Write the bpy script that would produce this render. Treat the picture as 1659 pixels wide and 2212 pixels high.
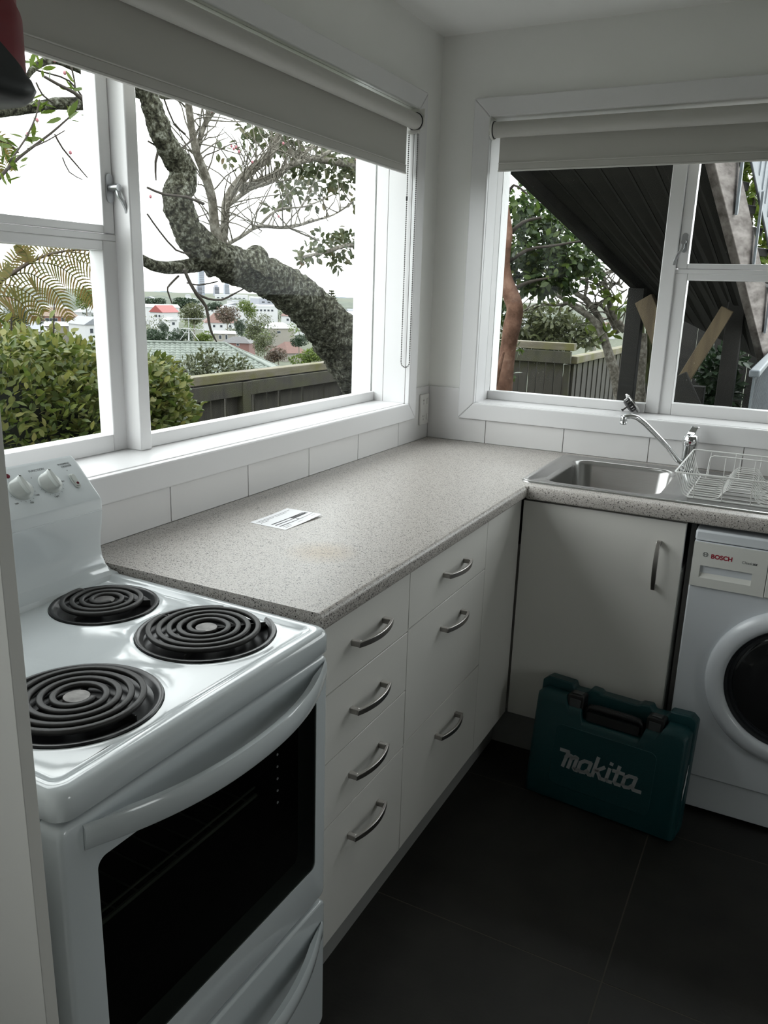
import bpy, bmesh, math, random
import numpy as np
from mathutils import Vector, Matrix, Euler, noise

for o in list(bpy.data.objects):
    bpy.data.objects.remove(o, do_unlink=True)
SC = bpy.context.scene
COL = SC.collection
PI = math.pi

# ------------------------------------------------------------------ camera
IMW, IMH, FPX = 1659, 2212, 1730.92
CAM = np.array([1.2731, -2.8377, 1.4366])
RT = np.array([0.88605261, 0.46259259, 0.03031296])
UP = np.array([-0.14783427, 0.21997766, 0.96423797])
FW = np.array([-0.43938116, 0.85884686, -0.26329882])
cd = bpy.data.cameras.new('camera')
cam = bpy.data.objects.new('camera', cd)
COL.objects.link(cam)
cd.sensor_fit = 'VERTICAL'
cd.sensor_height = 24.0
cd.lens = FPX * 24.0 / IMH
cd.clip_start = 0.03
cd.clip_end = 20000
mw = Matrix.Identity(4)
for i in range(3):
    mw[i][0] = RT[i]; mw[i][1] = UP[i]; mw[i][2] = -FW[i]; mw[i][3] = CAM[i]
cam.matrix_world = mw
SC.camera = cam

# ------------------------------------------------------------------ sky: overcast, same everywhere
w = bpy.data.worlds.new('overcast_sky')
SC.world = w
w.use_nodes = True
wn = w.node_tree
bg = wn.nodes['Background']
tc = wn.nodes.new('ShaderNodeTexCoord')
no = wn.nodes.new('ShaderNodeTexNoise'); no.inputs['Scale'].default_value = 2.2; no.inputs['Detail'].default_value = 4
rp = wn.nodes.new('ShaderNodeValToRGB')
rp.color_ramp.elements[0].position = 0.3; rp.color_ramp.elements[0].color = (0.90, 0.93, 0.97, 1)
rp.color_ramp.elements[1].position = 0.7; rp.color_ramp.elements[1].color = (1.0, 1.0, 1.0, 1)
wn.links.new(tc.outputs['Generated'], no.inputs['Vector'])
wn.links.new(no.outputs['Fac'], rp.inputs['Fac'])
wn.links.new(rp.outputs['Color'], bg.inputs['Color'])
bg.inputs['Strength'].default_value = 1.0

SC.view_settings.view_transform = 'Standard'
SC.view_settings.look = 'None'
SC.view_settings.gamma = 1.0
SC.view_settings.use_curve_mapping = False
SC.view_settings.exposure = 2.42


def portal(name, loc, rot, sx, sy):
    """sampling aid in the window opening, gives off no light of its own"""
    l = bpy.data.lights.new(name, 'AREA')
    l.shape = 'RECTANGLE'; l.size = sx; l.size_y = sy
    l.cycles.is_portal = True
    o = bpy.data.objects.new(name, l); COL.objects.link(o)
    o.location = loc; o.rotation_euler = rot
    return o


portal('window_portal', (-0.26, -1.2, 1.54), (0, -PI/2, 0), 1.02, 2.04)
portal('window_portal', (-0.26, -3.85, 1.54), (0, -PI/2, 0), 1.02, 1.72)
portal('window_portal', (4.45, -2.4, 1.56), (0, PI/2, 0), .92, .72)
portal('window_portal', (1.2, 0.26, 1.54), (-PI/2, 0, 0), 2.06, 1.02)


# ------------------------------------------------------------------ place points from image pixels
def ray(u, v):
    return FW + RT*(u-IMW/2)/FPX - UP*(v-IMH/2)/FPX


def onx(u, v, x):
    d = ray(u, v); return Vector(CAM + d*((x-CAM[0])/d[0]))


def ony(u, v, y):
    d = ray(u, v); return Vector(CAM + d*((y-CAM[1])/d[1]))


def onz(u, v, z):
    d = ray(u, v); return Vector(CAM + d*((z-CAM[2])/d[2]))


def far(u, v, D):
    d = ray(u, v); d = d/math.hypot(d[0], d[1]); return Vector(CAM + d*D)


# ------------------------------------------------------------------ mesh helpers
class MB:
    def __init__(s):
        s.v = []; s.f = []

    def add(s, vs, fs):
        k = len(s.v)
        s.v += [tuple(p) for p in vs]
        s.f += [tuple(i+k for i in f) for f in fs]
        return s

    def box(s, x0, x1, y0, y1, z0, z1):
        x0, x1 = min(x0, x1), max(x0, x1); y0, y1 = min(y0, y1), max(y0, y1); z0, z1 = min(z0, z1), max(z0, z1)
        return s.add([(x0, y0, z0), (x1, y0, z0), (x1, y1, z0), (x0, y1, z0), (x0, y0, z1), (x1, y0, z1), (x1, y1, z1), (x0, y1, z1)],
                     [(0, 3, 2, 1), (4, 5, 6, 7), (0, 1, 5, 4), (1, 2, 6, 5), (2, 3, 7, 6), (3, 0, 4, 7)])

    def prism(s, poly, fn, a, b):
        """poly: list of 2-D points, fn(p,q,t) -> 3-D, from t=a to t=b"""
        n = len(poly)
        vs = [fn(p, q, a) for p, q in poly] + [fn(p, q, b) for p, q in poly]
        fs = [tuple(range(n))[::-1], tuple(range(n, 2*n))]
        for i in range(n):
            j = (i+1) % n
            fs.append((i, j, n+j, n+i))
        return s.add(vs, fs)

    def loft(s, rings, caps=True, closed=True):
        n = len(rings[0]); vs = []; fs = []
        for r in rings: vs += list(r)
        for k in range(len(rings)-1):
            for i in range(n if closed else n-1):
                j = (i+1) % n
                fs.append((k*n+i, k*n+j, (k+1)*n+j, (k+1)*n+i))
        if caps:
            fs.append(tuple(range(n))[::-1])
            fs.append(tuple((len(rings)-1)*n+i for i in range(n)))
        return s.add(vs, fs)

    def tube(s, pts, r, n=8, caps=True, rough=0.0, rscale=8.0, flat=None):
        pts = [Vector(p) for p in pts]
        m = len(pts)
        rs = r if isinstance(r, (list, tuple)) else [r]*m
        t0 = (pts[1]-pts[0]).normalized()
        a = Vector((0, 0, 1)) if abs(t0.z) < 0.9 else Vector((1, 0, 0))
        nn = t0.cross(a).normalized()
        rings = []
        for i in range(m):
            t = (pts[min(i+1, m-1)]-pts[max(i-1, 0)])
            if t.length < 1e-9: t = t0
            t.normalize()
            nn = (nn - t*nn.dot(t))
            if nn.length < 1e-6: nn = t.orthogonal()
            nn.normalize()
            bb = t.cross(nn)
            ring = []
            for k in range(n):
                an = 2*PI*k/n
                p = pts[i] + (nn*math.cos(an)+bb*math.sin(an))*rs[i]
                if rough:
                    d = noise.noise(p*rscale)*rough + noise.noise(p*rscale*3.1)*rough*.5
                    p = p + (p-pts[i]).normalized()*d*rs[i]
                ring.append(p)
            rings.append(ring)
        return s.loft(rings, caps)

    def lathe(s, prof, n=24, fn=None, full=True):
        """prof: list of (r, h); fn(x,y,h)->3-D"""
        fn = fn or (lambda x, y, h: (x, y, h))
        rings = []
        for r, h in prof:
            rings.append([fn(r*math.cos(2*PI*k/n), r*math.sin(2*PI*k/n), h) for k in range(n)])
        return s.loft(rings, caps=True)

    def build(s, name, mat, parent=None, smooth=None, bevel=0, seg=2, loc=None, rot=None):
        me = bpy.data.meshes.new(name)
        me.from_pydata(s.v, [], s.f)
        me.validate()
        bm = bmesh.new(); bm.from_mesh(me)
        bmesh.ops.recalc_face_normals(bm, faces=bm.faces)
        bm.to_mesh(me); bm.free()
        return mkobj(name, me, mat, parent, smooth, bevel, seg, loc, rot)


def mkobj(name, me, mat, parent=None, smooth=None, bevel=0, seg=2, loc=None, rot=None):
    if mat and not me.materials: me.materials.append(mat)
    o = bpy.data.objects.new(name, me)
    COL.objects.link(o)
    if parent: o.parent = parent
    if loc: o.location = loc
    if rot: o.rotation_euler = rot
    if bevel:
        b = o.modifiers.new('bevel', 'BEVEL'); b.width = bevel; b.segments = seg; b.limit_method = 'ANGLE'; b.angle_limit = math.radians(40)
        if smooth is None: smooth = 40
    if smooth:
        me.polygons.foreach_set('use_smooth', [True]*len(me.polygons))
        me.set_sharp_from_angle(angle=math.radians(smooth))
    return o


def thing(name, label, cat, loc=(0, 0, 0), rz=0, group=None, kind=None):
    o = bpy.data.objects.new(name, None)
    o.empty_display_size = 0.05
    COL.objects.link(o); o.location = loc; o.rotation_euler = (0, 0, rz)
    return tag(o, label, cat, group, kind)


def tag(o, label=None, cat=None, group=None, kind=None):
    if label: o['label'] = label
    if cat: o['category'] = cat
    if group: o['group'] = group
    if kind: o['kind'] = kind
    return o


def copy_tree(o, parent=None):
    c = o.copy(); COL.objects.link(c); c.parent = parent
    for ch in list(o.children): copy_tree(ch, c)
    return c


def text_mesh(txt, size, extrude=0.0004, offset=0.0, align='CENTER', shear=0.0):
    cu = bpy.data.curves.new('lettering', 'FONT')
    cu.body = txt; cu.size = size; cu.extrude = extrude; cu.offset = offset; cu.align_x = align; cu.align_y = 'CENTER'; cu.shear = shear
    cu.resolution_u = 4
    o = bpy.data.objects.new('lettering', cu); COL.objects.link(o)
    dg = bpy.context.evaluated_depsgraph_get()
    me = bpy.data.meshes.new_from_object(o.evaluated_get(dg))
    bpy.data.objects.remove(o, do_unlink=True); bpy.data.curves.remove(cu)
    me.materials.clear()
    return me


# ------------------------------------------------------------------ materials
def nodes(name):
    m = bpy.data.materials.new(name); m.use_nodes = True
    nt = m.node_tree
    return m, nt, nt.nodes['Principled BSDF']


def N(nt, typ, **kw):
    n = nt.nodes.new(typ)
    for k, v in kw.items():
        if k in n.inputs: n.inputs[k].default_value = v
        else: setattr(n, k, v)
    return n


def mat(name, col, rough=0.5, metal=0.0, coat=0.0, var=0.0, vscale=8.0, bump=0.0, bscale=60.0, spec=0.5):
    m, nt, b = nodes(name)
    b.inputs['Base Color'].default_value = (*col, 1)
    b.inputs['Roughness'].default_value = rough
    b.inputs['Metallic'].default_value = metal
    b.inputs['Coat Weight'].default_value = coat
    b.inputs['Coat Roughness'].default_value = 0.08
    b.inputs['Specular IOR Level'].default_value = spec
    tcn = N(nt, 'ShaderNodeTexCoord')
    if var:
        nz = N(nt, 'ShaderNodeTexNoise', Scale=vscale, Detail=5.0)
        cr = N(nt, 'ShaderNodeValToRGB')
        cr.color_ramp.elements[0].position = 0.3; cr.color_ramp.elements[1].position = 0.7
        cr.color_ramp.elements[0].color = (*[c*(1-var) for c in col], 1)
        cr.color_ramp.elements[1].color = (*[min(1, c*(1+var)) for c in col], 1)
        nt.links.new(tcn.outputs['Object'], nz.inputs['Vector'])
        nt.links.new(nz.outputs['Fac'], cr.inputs['Fac'])
        nt.links.new(cr.outputs['Color'], b.inputs['Base Color'])
    if bump:
        nz = N(nt, 'ShaderNodeTexNoise', Scale=bscale, Detail=4.0)
        bp = N(nt, 'ShaderNodeBump', Strength=bump, Distance=0.01)
        nt.links.new(tcn.outputs['Object'], nz.inputs['Vector'])
        nt.links.new(nz.outputs['Fac'], bp.inputs['Height'])
        nt.links.new(bp.outputs['Normal'], b.inputs['Normal'])
    return m


OUT = .48      # darkens leaf colours so the bright sky exposure does not wash them out


def leafmat(name, stops, trans=0.3, rough=0.45, nscale=1.5):
    """leaf colours picked per leaf"""
    m, nt, b = nodes(name)
    g = N(nt, 'ShaderNodeNewGeometry')
    tcn = N(nt, 'ShaderNodeTexCoord')
    nz = N(nt, 'ShaderNodeTexNoise', Scale=nscale, Detail=2.0)
    nt.links.new(tcn.outputs['Object'], nz.inputs['Vector'])
    mx = N(nt, 'ShaderNodeMath', operation='MULTIPLY_ADD')
    mx.inputs[1].default_value = 0.55
    ad = N(nt, 'ShaderNodeMath', operation='MULTIPLY'); ad.inputs[1].default_value = 0.45
    nt.links.new(nz.outputs['Fac'], ad.inputs[0])
    oi = N(nt, 'ShaderNodeObjectInfo')
    sm = N(nt, 'ShaderNodeMath', operation='ADD'); fc = N(nt, 'ShaderNodeMath', operation='FRACT')
    nt.links.new(g.outputs['Random Per Island'], sm.inputs[0]); nt.links.new(oi.outputs['Random'], sm.inputs[1])
    nt.links.new(sm.outputs[0], fc.inputs[0]); nt.links.new(fc.outputs[0], mx.inputs[0])
    nt.links.new(ad.outputs[0], mx.inputs[2])
    cr = N(nt, 'ShaderNodeValToRGB')
    el = cr.color_ramp.elements
    while len(el) < len(stops): el.new(0.5)
    for e, (p, c) in zip(el, stops):
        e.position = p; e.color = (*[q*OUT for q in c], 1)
    nt.links.new(mx.outputs[0], cr.inputs['Fac'])
    nt.links.new(cr.outputs['Color'], b.inputs['Base Color'])
    b.inputs['Roughness'].default_value = rough
    b.inputs['Specular IOR Level'].default_value = 0.35
    tr = N(nt, 'ShaderNodeBsdfTranslucent')
    nt.links.new(cr.outputs['Color'], tr.inputs['Color'])
    ms = N(nt, 'ShaderNodeMixShader'); ms.inputs[0].default_value = trans
    nt.links.new(b.outputs[0], ms.inputs[1]); nt.links.new(tr.outputs[0], ms.inputs[2])
    nt.links.new(ms.outputs[0], nt.nodes['Material Output'].inputs['Surface'])
    return m


def glassmat(name, tint=(1, 1, 1), ior=1.13, dirt=0.0, refl=1.0):
    m, nt, b = nodes(name)
    nt.nodes.remove(b)
    t = N(nt, 'ShaderNodeBsdfTransparent'); t.inputs['Color'].default_value = (*tint, 1)
    gl = N(nt, 'ShaderNodeBsdfGlossy', Roughness=0.0)
    # reflectance rises towards grazing angles, the same from both sides of the pane
    f0 = ((ior-1)/(ior+1))**2
    lw = N(nt, 'ShaderNodeLayerWeight', Blend=0.5)
    pw = N(nt, 'ShaderNodeMath', operation='POWER'); pw.inputs[1].default_value = 5.0
    fr = N(nt, 'ShaderNodeMath', operation='MULTIPLY_ADD'); fr.inputs[1].default_value = (1-f0)*refl; fr.inputs[2].default_value = f0*refl
    nt.links.new(lw.outputs['Facing'], pw.inputs[0]); nt.links.new(pw.outputs[0], fr.inputs[0])
    ms = N(nt, 'ShaderNodeMixShader')
    nt.links.new(fr.outputs[0], ms.inputs[0]); nt.links.new(t.outputs[0], ms.inputs[1]); nt.links.new(gl.outputs[0], ms.inputs[2])
    out = ms
    if dirt:
        tcn = N(nt, 'ShaderNodeTexCoord')
        vo = N(nt, 'ShaderNodeTexVoronoi', Scale=55.0, Randomness=1.0)
        cr = N(nt, 'ShaderNodeValToRGB')
        cr.color_ramp.elements[0].position = 0.03; cr.color_ramp.elements[0].color = (1, 1, 1, 1)
        cr.color_ramp.elements[1].position = 0.06; cr.color_ramp.elements[1].color = (0, 0, 0, 1)
        nt.links.new(tcn.outputs['Object'], vo.inputs['Vector'])
        nt.links.new(vo.outputs['Distance'], cr.inputs['Fac'])
        sp = N(nt, 'ShaderNodeSeparateColor')
        nt.links.new(vo.outputs['Color'], sp.inputs[0])
        gt = N(nt, 'ShaderNodeMath', operation='GREATER_THAN'); gt.inputs[1].default_value = 0.8
        nt.links.new(sp.outputs[0], gt.inputs[0])
        mu = N(nt, 'ShaderNodeMath', operation='MULTIPLY')
        nt.links.new(cr.outputs['Color'], mu.inputs[0]); nt.links.new(gt.outputs[0], mu.inputs[1])
        mu2 = N(nt, 'ShaderNodeMath', operation='MULTIPLY'); mu2.inputs[1].default_value = dirt
        nt.links.new(mu.outputs[0], mu2.inputs[0])
        df = N(nt, 'ShaderNodeBsdfDiffuse'); df.inputs['Color'].default_value = (.8, .8, .78, 1)
        m2 = N(nt, 'ShaderNodeMixShader')
        nt.links.new(mu2.outputs[0], m2.inputs[0]); nt.links.new(ms.outputs[0], m2.inputs[1]); nt.links.new(df.outputs[0], m2.inputs[2])
        out = m2
    nt.links.new(out.outputs[0], nt.nodes['Material Output'].inputs['Surface'])
    return m


def speckle(name):
    m, nt, b = nodes(name)
    tcn = N(nt, 'ShaderNodeTexCoord')
    def spots(scale, thr, dist):
        vo = N(nt, 'ShaderNodeTexVoronoi', Scale=scale)
        nt.links.new(tcn.outputs['Object'], vo.inputs['Vector'])
        sp = N(nt, 'ShaderNodeSeparateColor'); nt.links.new(vo.outputs['Color'], sp.inputs[0])
        gt = N(nt, 'ShaderNodeMath', operation='GREATER_THAN'); gt.inputs[1].default_value = thr
        nt.links.new(sp.outputs[0], gt.inputs[0])
        lt = N(nt, 'ShaderNodeMath', operation='LESS_THAN'); lt.inputs[1].default_value = dist
        nt.links.new(vo.outputs['Distance'], lt.inputs[0])
        mu = N(nt, 'ShaderNodeMath', operation='MULTIPLY')
        nt.links.new(gt.outputs[0], mu.inputs[0]); nt.links.new(lt.outputs[0], mu.inputs[1])
        return mu.outputs[0]
    nz = N(nt, 'ShaderNodeTexNoise', Scale=420.0, Detail=3.0)
    nt.links.new(tcn.outputs['Object'], nz.inputs['Vector'])
    cr = N(nt, 'ShaderNodeValToRGB')
    cr.color_ramp.elements[0].position = .33; cr.color_ramp.elements[0].color = (.37, .34, .312, 1)
    cr.color_ramp.elements[1].position = .6; cr.color_ramp.elements[1].color = (.56, .527, .497, 1)
    nt.links.new(nz.outputs['Fac'], cr.inputs['Fac'])
    cur = cr.outputs['Color']
    for scale, thr, dist, col in ((380, .62, .45, (.26, .235, .21)), (300, .80, .40, (.06, .055, .052)), (230, .90, .34, (.03, .028, .028)), (420, .88, .5, (.62, .60, .57))):
        mx = N(nt, 'ShaderNodeMixRGB'); mx.inputs[2].default_value = (*col, 1)
        nt.links.new(spots(scale, thr, dist), mx.inputs[0]); nt.links.new(cur, mx.inputs[1]); cur = mx.outputs[0]
    # pale brown scorch stain on the left run
    vm = N(nt, 'ShaderNodeVectorMath', operation='DISTANCE'); vm.inputs[1].default_value = (.417, -1.45, .9)
    nt.links.new(tcn.outputs['Object'], vm.inputs[0])
    mr = N(nt, 'ShaderNodeMapRange'); mr.inputs[1].default_value = .02; mr.inputs[2].default_value = .085; mr.inputs[3].default_value = .55; mr.inputs[4].default_value = 0
    nt.links.new(vm.outputs['Value'], mr.inputs[0])
    mx = N(nt, 'ShaderNodeMixRGB', blend_type='MULTIPLY'); mx.inputs[2].default_value = (.85, .66, .42, 1)
    nt.links.new(mr.outputs[0], mx.inputs[0]); nt.links.new(cur, mx.inputs[1])
    nt.links.new(mx.outputs[0], b.inputs['Base Color'])
    b.inputs['Roughness'].default_value = .36
    b.inputs['Specular IOR Level'].default_value = .35
    return m


def steel(name, col=(.55, .55, .54), rough=.28, axis=0, scale=400):
    m, nt, b = nodes(name)
    b.inputs['Base Color'].default_value = (*col, 1); b.inputs['Metallic'].default_value = 1
    tcn = N(nt, 'ShaderNodeTexCoord')
    mp = N(nt, 'ShaderNodeMapping')
    sc = [scale]*3; sc[axis] = scale*.02
    mp.inputs['Scale'].default_value = sc
    nz = N(nt, 'ShaderNodeTexNoise', Scale=1.0, Detail=3.0)
    nt.links.new(tcn.outputs['Object'], mp.inputs['Vector']); nt.links.new(mp.outputs[0], nz.inputs['Vector'])
    mr = N(nt, 'ShaderNodeMapRange'); mr.inputs[3].default_value = rough*.8; mr.inputs[4].default_value = rough*1.25
    nt.links.new(nz.outputs['Fac'], mr.inputs[0]); nt.links.new(mr.outputs[0], b.inputs['Roughness'])
    return m


def timber(name, c1, c2, axis=2, scale=14, rough=.8, moss=None, bump=.4):
    m, nt, b = nodes(name)
    tcn = N(nt, 'ShaderNodeTexCoord')
    mp = N(nt, 'ShaderNodeMapping'); sc = [scale]*3; sc[axis] = scale*.08
    mp.inputs['Scale'].default_value = sc
    nz = N(nt, 'ShaderNodeTexNoise', Scale=1.0, Detail=8.0); nz.inputs['Roughness'].default_value = .7
    nt.links.new(tcn.outputs['Object'], mp.inputs['Vector']); nt.links.new(mp.outputs[0], nz.inputs['Vector'])
    cr = N(nt, 'ShaderNodeValToRGB')
    cr.color_ramp.elements[0].position = .35; cr.color_ramp.elements[0].color = (*c1, 1)
    cr.color_ramp.elements[1].position = .65; cr.color_ramp.elements[1].color = (*c2, 1)
    nt.links.new(nz.outputs['Fac'], cr.inputs['Fac'])
    cur = cr.outputs['Color']
    if moss:
        n2 = N(nt, 'ShaderNodeTexNoise', Scale=5.0, Detail=6.0); nt.links.new(tcn.outputs['Object'], n2.inputs['Vector'])
        c2r = N(nt, 'ShaderNodeValToRGB'); c2r.color_ramp.elements[0].position = .45; c2r.color_ramp.elements[1].position = .65
        nt.links.new(n2.outputs['Fac'], c2r.inputs['Fac'])
        mx = N(nt, 'ShaderNodeMixRGB'); mx.inputs[2].default_value = (*moss, 1)
        nt.links.new(c2r.outputs['Color'], mx.inputs[0]); nt.links.new(cur, mx.inputs[1]); cur = mx.outputs[0]
    nt.links.new(cur, b.inputs['Base Color'])
    b.inputs['Roughness'].default_value = rough
    bp = N(nt, 'ShaderNodeBump', Strength=bump, Distance=.005)
    nt.links.new(nz.outputs['Fac'], bp.inputs['Height']); nt.links.new(bp.outputs[0], b.inputs['Normal'])
    return m


def bark(name, dark, mid, light, scale=22, p=(.38, .5, .62), bump=.9):
    m, nt, b = nodes(name)
    tcn = N(nt, 'ShaderNodeTexCoord')
    nz = N(nt, 'ShaderNodeTexNoise', Scale=scale, Detail=9.0); nz.inputs['Roughness'].default_value = .72
    nt.links.new(tcn.outputs['Object'], nz.inputs['Vector'])
    cr = N(nt, 'ShaderNodeValToRGB'); el = cr.color_ramp.elements; el.new(.5)
    for e, q, c in zip(el, p, (dark, mid, light)): e.position = q; e.color = (*c, 1)
    nt.links.new(nz.outputs['Fac'], cr.inputs['Fac'])
    nt.links.new(cr.outputs['Color'], b.inputs['Base Color'])
    b.inputs['Roughness'].default_value = .95; b.inputs['Specular IOR Level'].default_value = .15
    bp = N(nt, 'ShaderNodeBump', Strength=bump, Distance=.03)
    nt.links.new(nz.outputs['Fac'], bp.inputs['Height']); nt.links.new(bp.outputs[0], b.inputs['Normal'])
    return m


M = dict(
    wall=mat('wall_paint', (.86, .86, .83), .55, var=.015, vscale=3),
    ceil=mat('ceiling_paint', (.88, .88, .86), .6),
    trim=mat('trim_gloss_paint', (.78, .775, .78), .28, bump=.02, bscale=25),
    sash=mat('sash_gloss_paint', (.79, .785, .785), .25, bump=.03, bscale=30),
    plaster=mat('outside_plaster', (.82, .82, .82), .8, bump=.5, bscale=30),
    tile=mat('white_wall_tile', (.74, .73, .725), .16),
    grout=mat('grout', (.34, .32, .31), .9),
    floor=mat('charcoal_floor_tile', (.017, .016, .013), .5, var=.3, vscale=9, bump=.05, bscale=120),
    fgrout=mat('floor_grout', (.10, .092, .075), .9),
    cab=mat('cabinet_melamine', (.76, .745, .705), .42, bump=.02, bscale=200),
    carc=mat('cabinet_carcass', (.5, .49, .47), .6),
    kick=mat('kickboard', (.33, .33, .32), .45),
    dark=mat('dark_gap', (.012, .012, .012), .9),
    worktop=speckle('speckled_laminate'),
    steel=steel('brushed_steel', (.48, .475, .465), .24, axis=0),
    handle=steel('satin_nickel', (.42, .40, .38), .32, axis=1),
    chrome=mat('chrome', (.75, .76, .77), .06, 1.0),
    zinc=mat('zinc_catch', (.42, .43, .44), .3, 1.0),
    glass=glassmat('window_glass', (.96, .98, .97), dirt=.0, refl=.4),
    dglass=glassmat('spotted_window_glass', (.93, .95, .94), dirt=.55),
    blind=mat('grey_blind_fabric', (.53, .52, .49), .85, bump=.06, bscale=900),
    hem=mat('blind_hem', (.70, .69, .66), .6),
    plastic=mat('white_plastic', (.72, .71, .68), .35),
    beads=mat('metal_beads', (.10, .097, .09), .4, .6),
    enamel=mat('white_enamel', (.69, .735, .755), .12, coat=.4),
    knob=mat('knob_plastic', (.56, .59, .57), .35),
    print=mat('dark_print', (.03, .03, .035), .6),
    lamp=mat('red_indicator', (.12, .008, .02), .2),
    coil=mat('coil_metal', (.026, .025, .024), .5, .3),
    bowl=mat('black_drip_bowl', (.006, .006, .007), .28, spec=.35),
    disc=mat('coil_centre', (.11, .105, .10), .42, .8, var=.4, vscale=60),
    oven=glassmat('oven_glass', (.42, .44, .42), 1.5),
    cavity=mat('oven_cavity', (.004, .004, .004), .7),
    wire=mat('oven_wire', (.75, .73, .66), .35, .3),
    rackwire=mat('rack_white_wire', (.72, .72, .70), .3),
    paper=mat('white_card', (.84, .84, .86), .5),
    washer=mat('washer_enamel', (.70, .73, .765), .25, coat=.3),
    wpanel=mat('washer_panel', (.72, .72, .68), .4),
    wdark=mat('washer_gasket', (.02, .022, .025), .35),
    wglass=mat('washer_bowl_glass', (.012, .013, .014), .04, coat=1),
    red=mat('red_letters', (.32, .01, .03), .5),
    logo=mat('grey_logo', (.16, .17, .17), .4),
    teal=mat('teal_case_plastic', (.003, .048, .054), .42, bump=.12, bscale=350),
    blackp=mat('black_plastic', (.012, .012, .013), .4),
    greyp=mat('grey_plastic', (.055, .06, .062), .4),
    silver=mat('silver_letters', (.42, .43, .44), .45, .2),
    redcase=mat('red_case', (.20, .008, .018), .4),
    blackcase=mat('black_case', (.012, .016, .016), .45),
)

# ================================================================== room shell
HC = 2.30
XR, YF = 4.2, -6.4          # far sides of the room, behind the camera
TW = 0.22                   # wall thickness


def struct(name, mb, m, label, bevel=0):
    o = mb.build(name, m, bevel=bevel)
    return tag(o, label, 'structure', kind='structure')


b = MB()
b.box(-TW, -.008, -3.0, -2.21, 0, HC).box(-TW, -.008, YF-.2, -4.7, 0, HC).box(-TW, -.008, -4.7, -3.0, 0, 1.04).box(-TW, -.008, -4.7, -3.0, 2.04, HC).box(-TW, -.008, -.19, TW, 0, HC)
b.box(-TW, -.008, -2.21, -.19, 0, 1.038).box(-TW, -.008, -2.21, -.19, 2.042, HC)
wall_left = struct('wall_left', b, M['wall'], 'white painted wall with the wide window over the worktop')
b = MB()
b.box(-.008, .18, .008, TW, 0, HC).box(2.22, XR+.2, .008, TW, 0, HC)
b.box(.18, 2.22, .008, TW, 0, 1.038).box(.18, 2.22, .008, TW, 2.042, HC)
wall_back = struct('wall_back', b, M['wall'], 'white painted wall with the window over the sink')
b = MB().box(XR, XR+.2, YF-.2, -2.75, 0, HC).box(XR, XR+.2, -2.05, .008, 0, HC).box(XR, XR+.2, -2.75, -2.05, 0, 1.1).box(XR, XR+.2, -2.75, -2.05, 2.0, HC)
struct('wall_right', b, M['wall'], 'painted wall at the far right of the room with a small added window')
W4 = thing('fill_window', 'small unseen window added in the far right wall to light the stove side', 'window', kind='structure')  # unseen window added to lift the light on stove and drawers
for q in ((-2.75, -2.05, 1.1, 1.14), (-2.75, -2.05, 1.96, 2.0), (-2.75, -2.71, 1.14, 1.96), (-2.09, -2.05, 1.14, 1.96)):
    MB().box(XR+.06, XR+.12, q[0], q[1], q[2], q[3]).build('frame_bar', M['sash'], W4)
MB().box(XR+.088, XR+.092, -2.71, -2.09, 1.14, 1.96).build('glass_pane', M['glass'], W4)
b = MB().box(-.008, XR, YF-.2, YF, 0, HC)
struct('wall_front', b, M['wall'], 'plain painted wall behind the viewer')
# the left wall goes on behind the viewer with a further window, the soft light on the near side of the end panel
W3 = thing('window_3', 'plain window further along the left wall behind the viewer', 'window', kind='structure')
for q in ((-4.7, -3.0, 1.04, 1.09), (-4.7, -3.0, 1.99, 2.04), (-4.7, -4.65, 1.09, 1.99), (-3.05, -3.0, 1.09, 1.99), (-3.87, -3.83, 1.09, 1.99)):
    MB().box(-.17, -.10, q[0], q[1], q[2], q[3]).build('frame_bar', M['sash'], W3)
for q in ((-4.65, -3.87), (-3.83, -3.05)): MB().box(-.142, -.138, q[0], q[1], 1.09, 1.99).build('glass_pane', M['glass'], W3)
b = MB().box(-TW, XR+.2, YF-.2, TW, HC, HC+.15)
struct('ceiling', b, M['ceil'], 'flat white painted ceiling')

# floor: dark grout bed with 0.6 m tiles
floor = struct('floor', MB().box(-TW, XR+.2, YF-.2, TW, -.12, -.0006), M['fgrout'], 'dark charcoal tiled kitchen floor')
g = .0016
tme = None
xs = [1.077+.6*k for k in range(-2, 7)]
ys = [-.14-.6*k for k in range(-1, 11)]
for x in xs:
    for y in ys:
        x0, x1 = max(x-.6+g, -.008), min(x-g, XR)
        y0, y1 = max(y-.6+g, YF), min(y-g, .008)
        if x1-x0 < .02 or y1-y0 < .02: continue
        t = MB().box(x0, x1, y0, y1, -.003, 0).build('floor_tile', M['floor'], floor)

# ------------------------------------------------------------------ splashback tiles (each its own piece on its wall)
gt = .0012
def tile_poly(wall, poly, fn):
    o = MB().prism(poly, fn, 0.0, .0076).build('wall_tile', M['tile'], wall, bevel=.0008, seg=1)
    return o
f1 = lambda p, q, t: (-.0076+t, -p, q)
f2 = lambda p, q, t: (p, .0076-t, q)
for wall, fn, off, last, notch in ((wall_left, f1, .254, 2.3, .135), (wall_back, f2, .2387, 2.4, .13)):
    s = .2987
    top = .9865
    # corner piece goes up beside the architrave
    tile_poly(wall, [(.0012 if wall is wall_left else 0.0, .9005), (off-gt, .9005), (off-gt, top), (notch, top), (notch, 1.099), (.0012 if wall is wall_left else 0.0, 1.099)], fn)
    a = off
    while a < last:
        tile_poly(wall, [(a+gt, .9005), (a+s-gt, .9005), (a+s-gt, top), (a+gt, top)], fn)
        a += s
gr = MB().box(-.0079, -.0035, -2.35, -.0, .9, .9875).build('grout', M['grout'], wall_left)
gr = MB().box(0, 2.4, .0035, .0079, .9, .9875).build('grout', M['grout'], wall_back)


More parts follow.
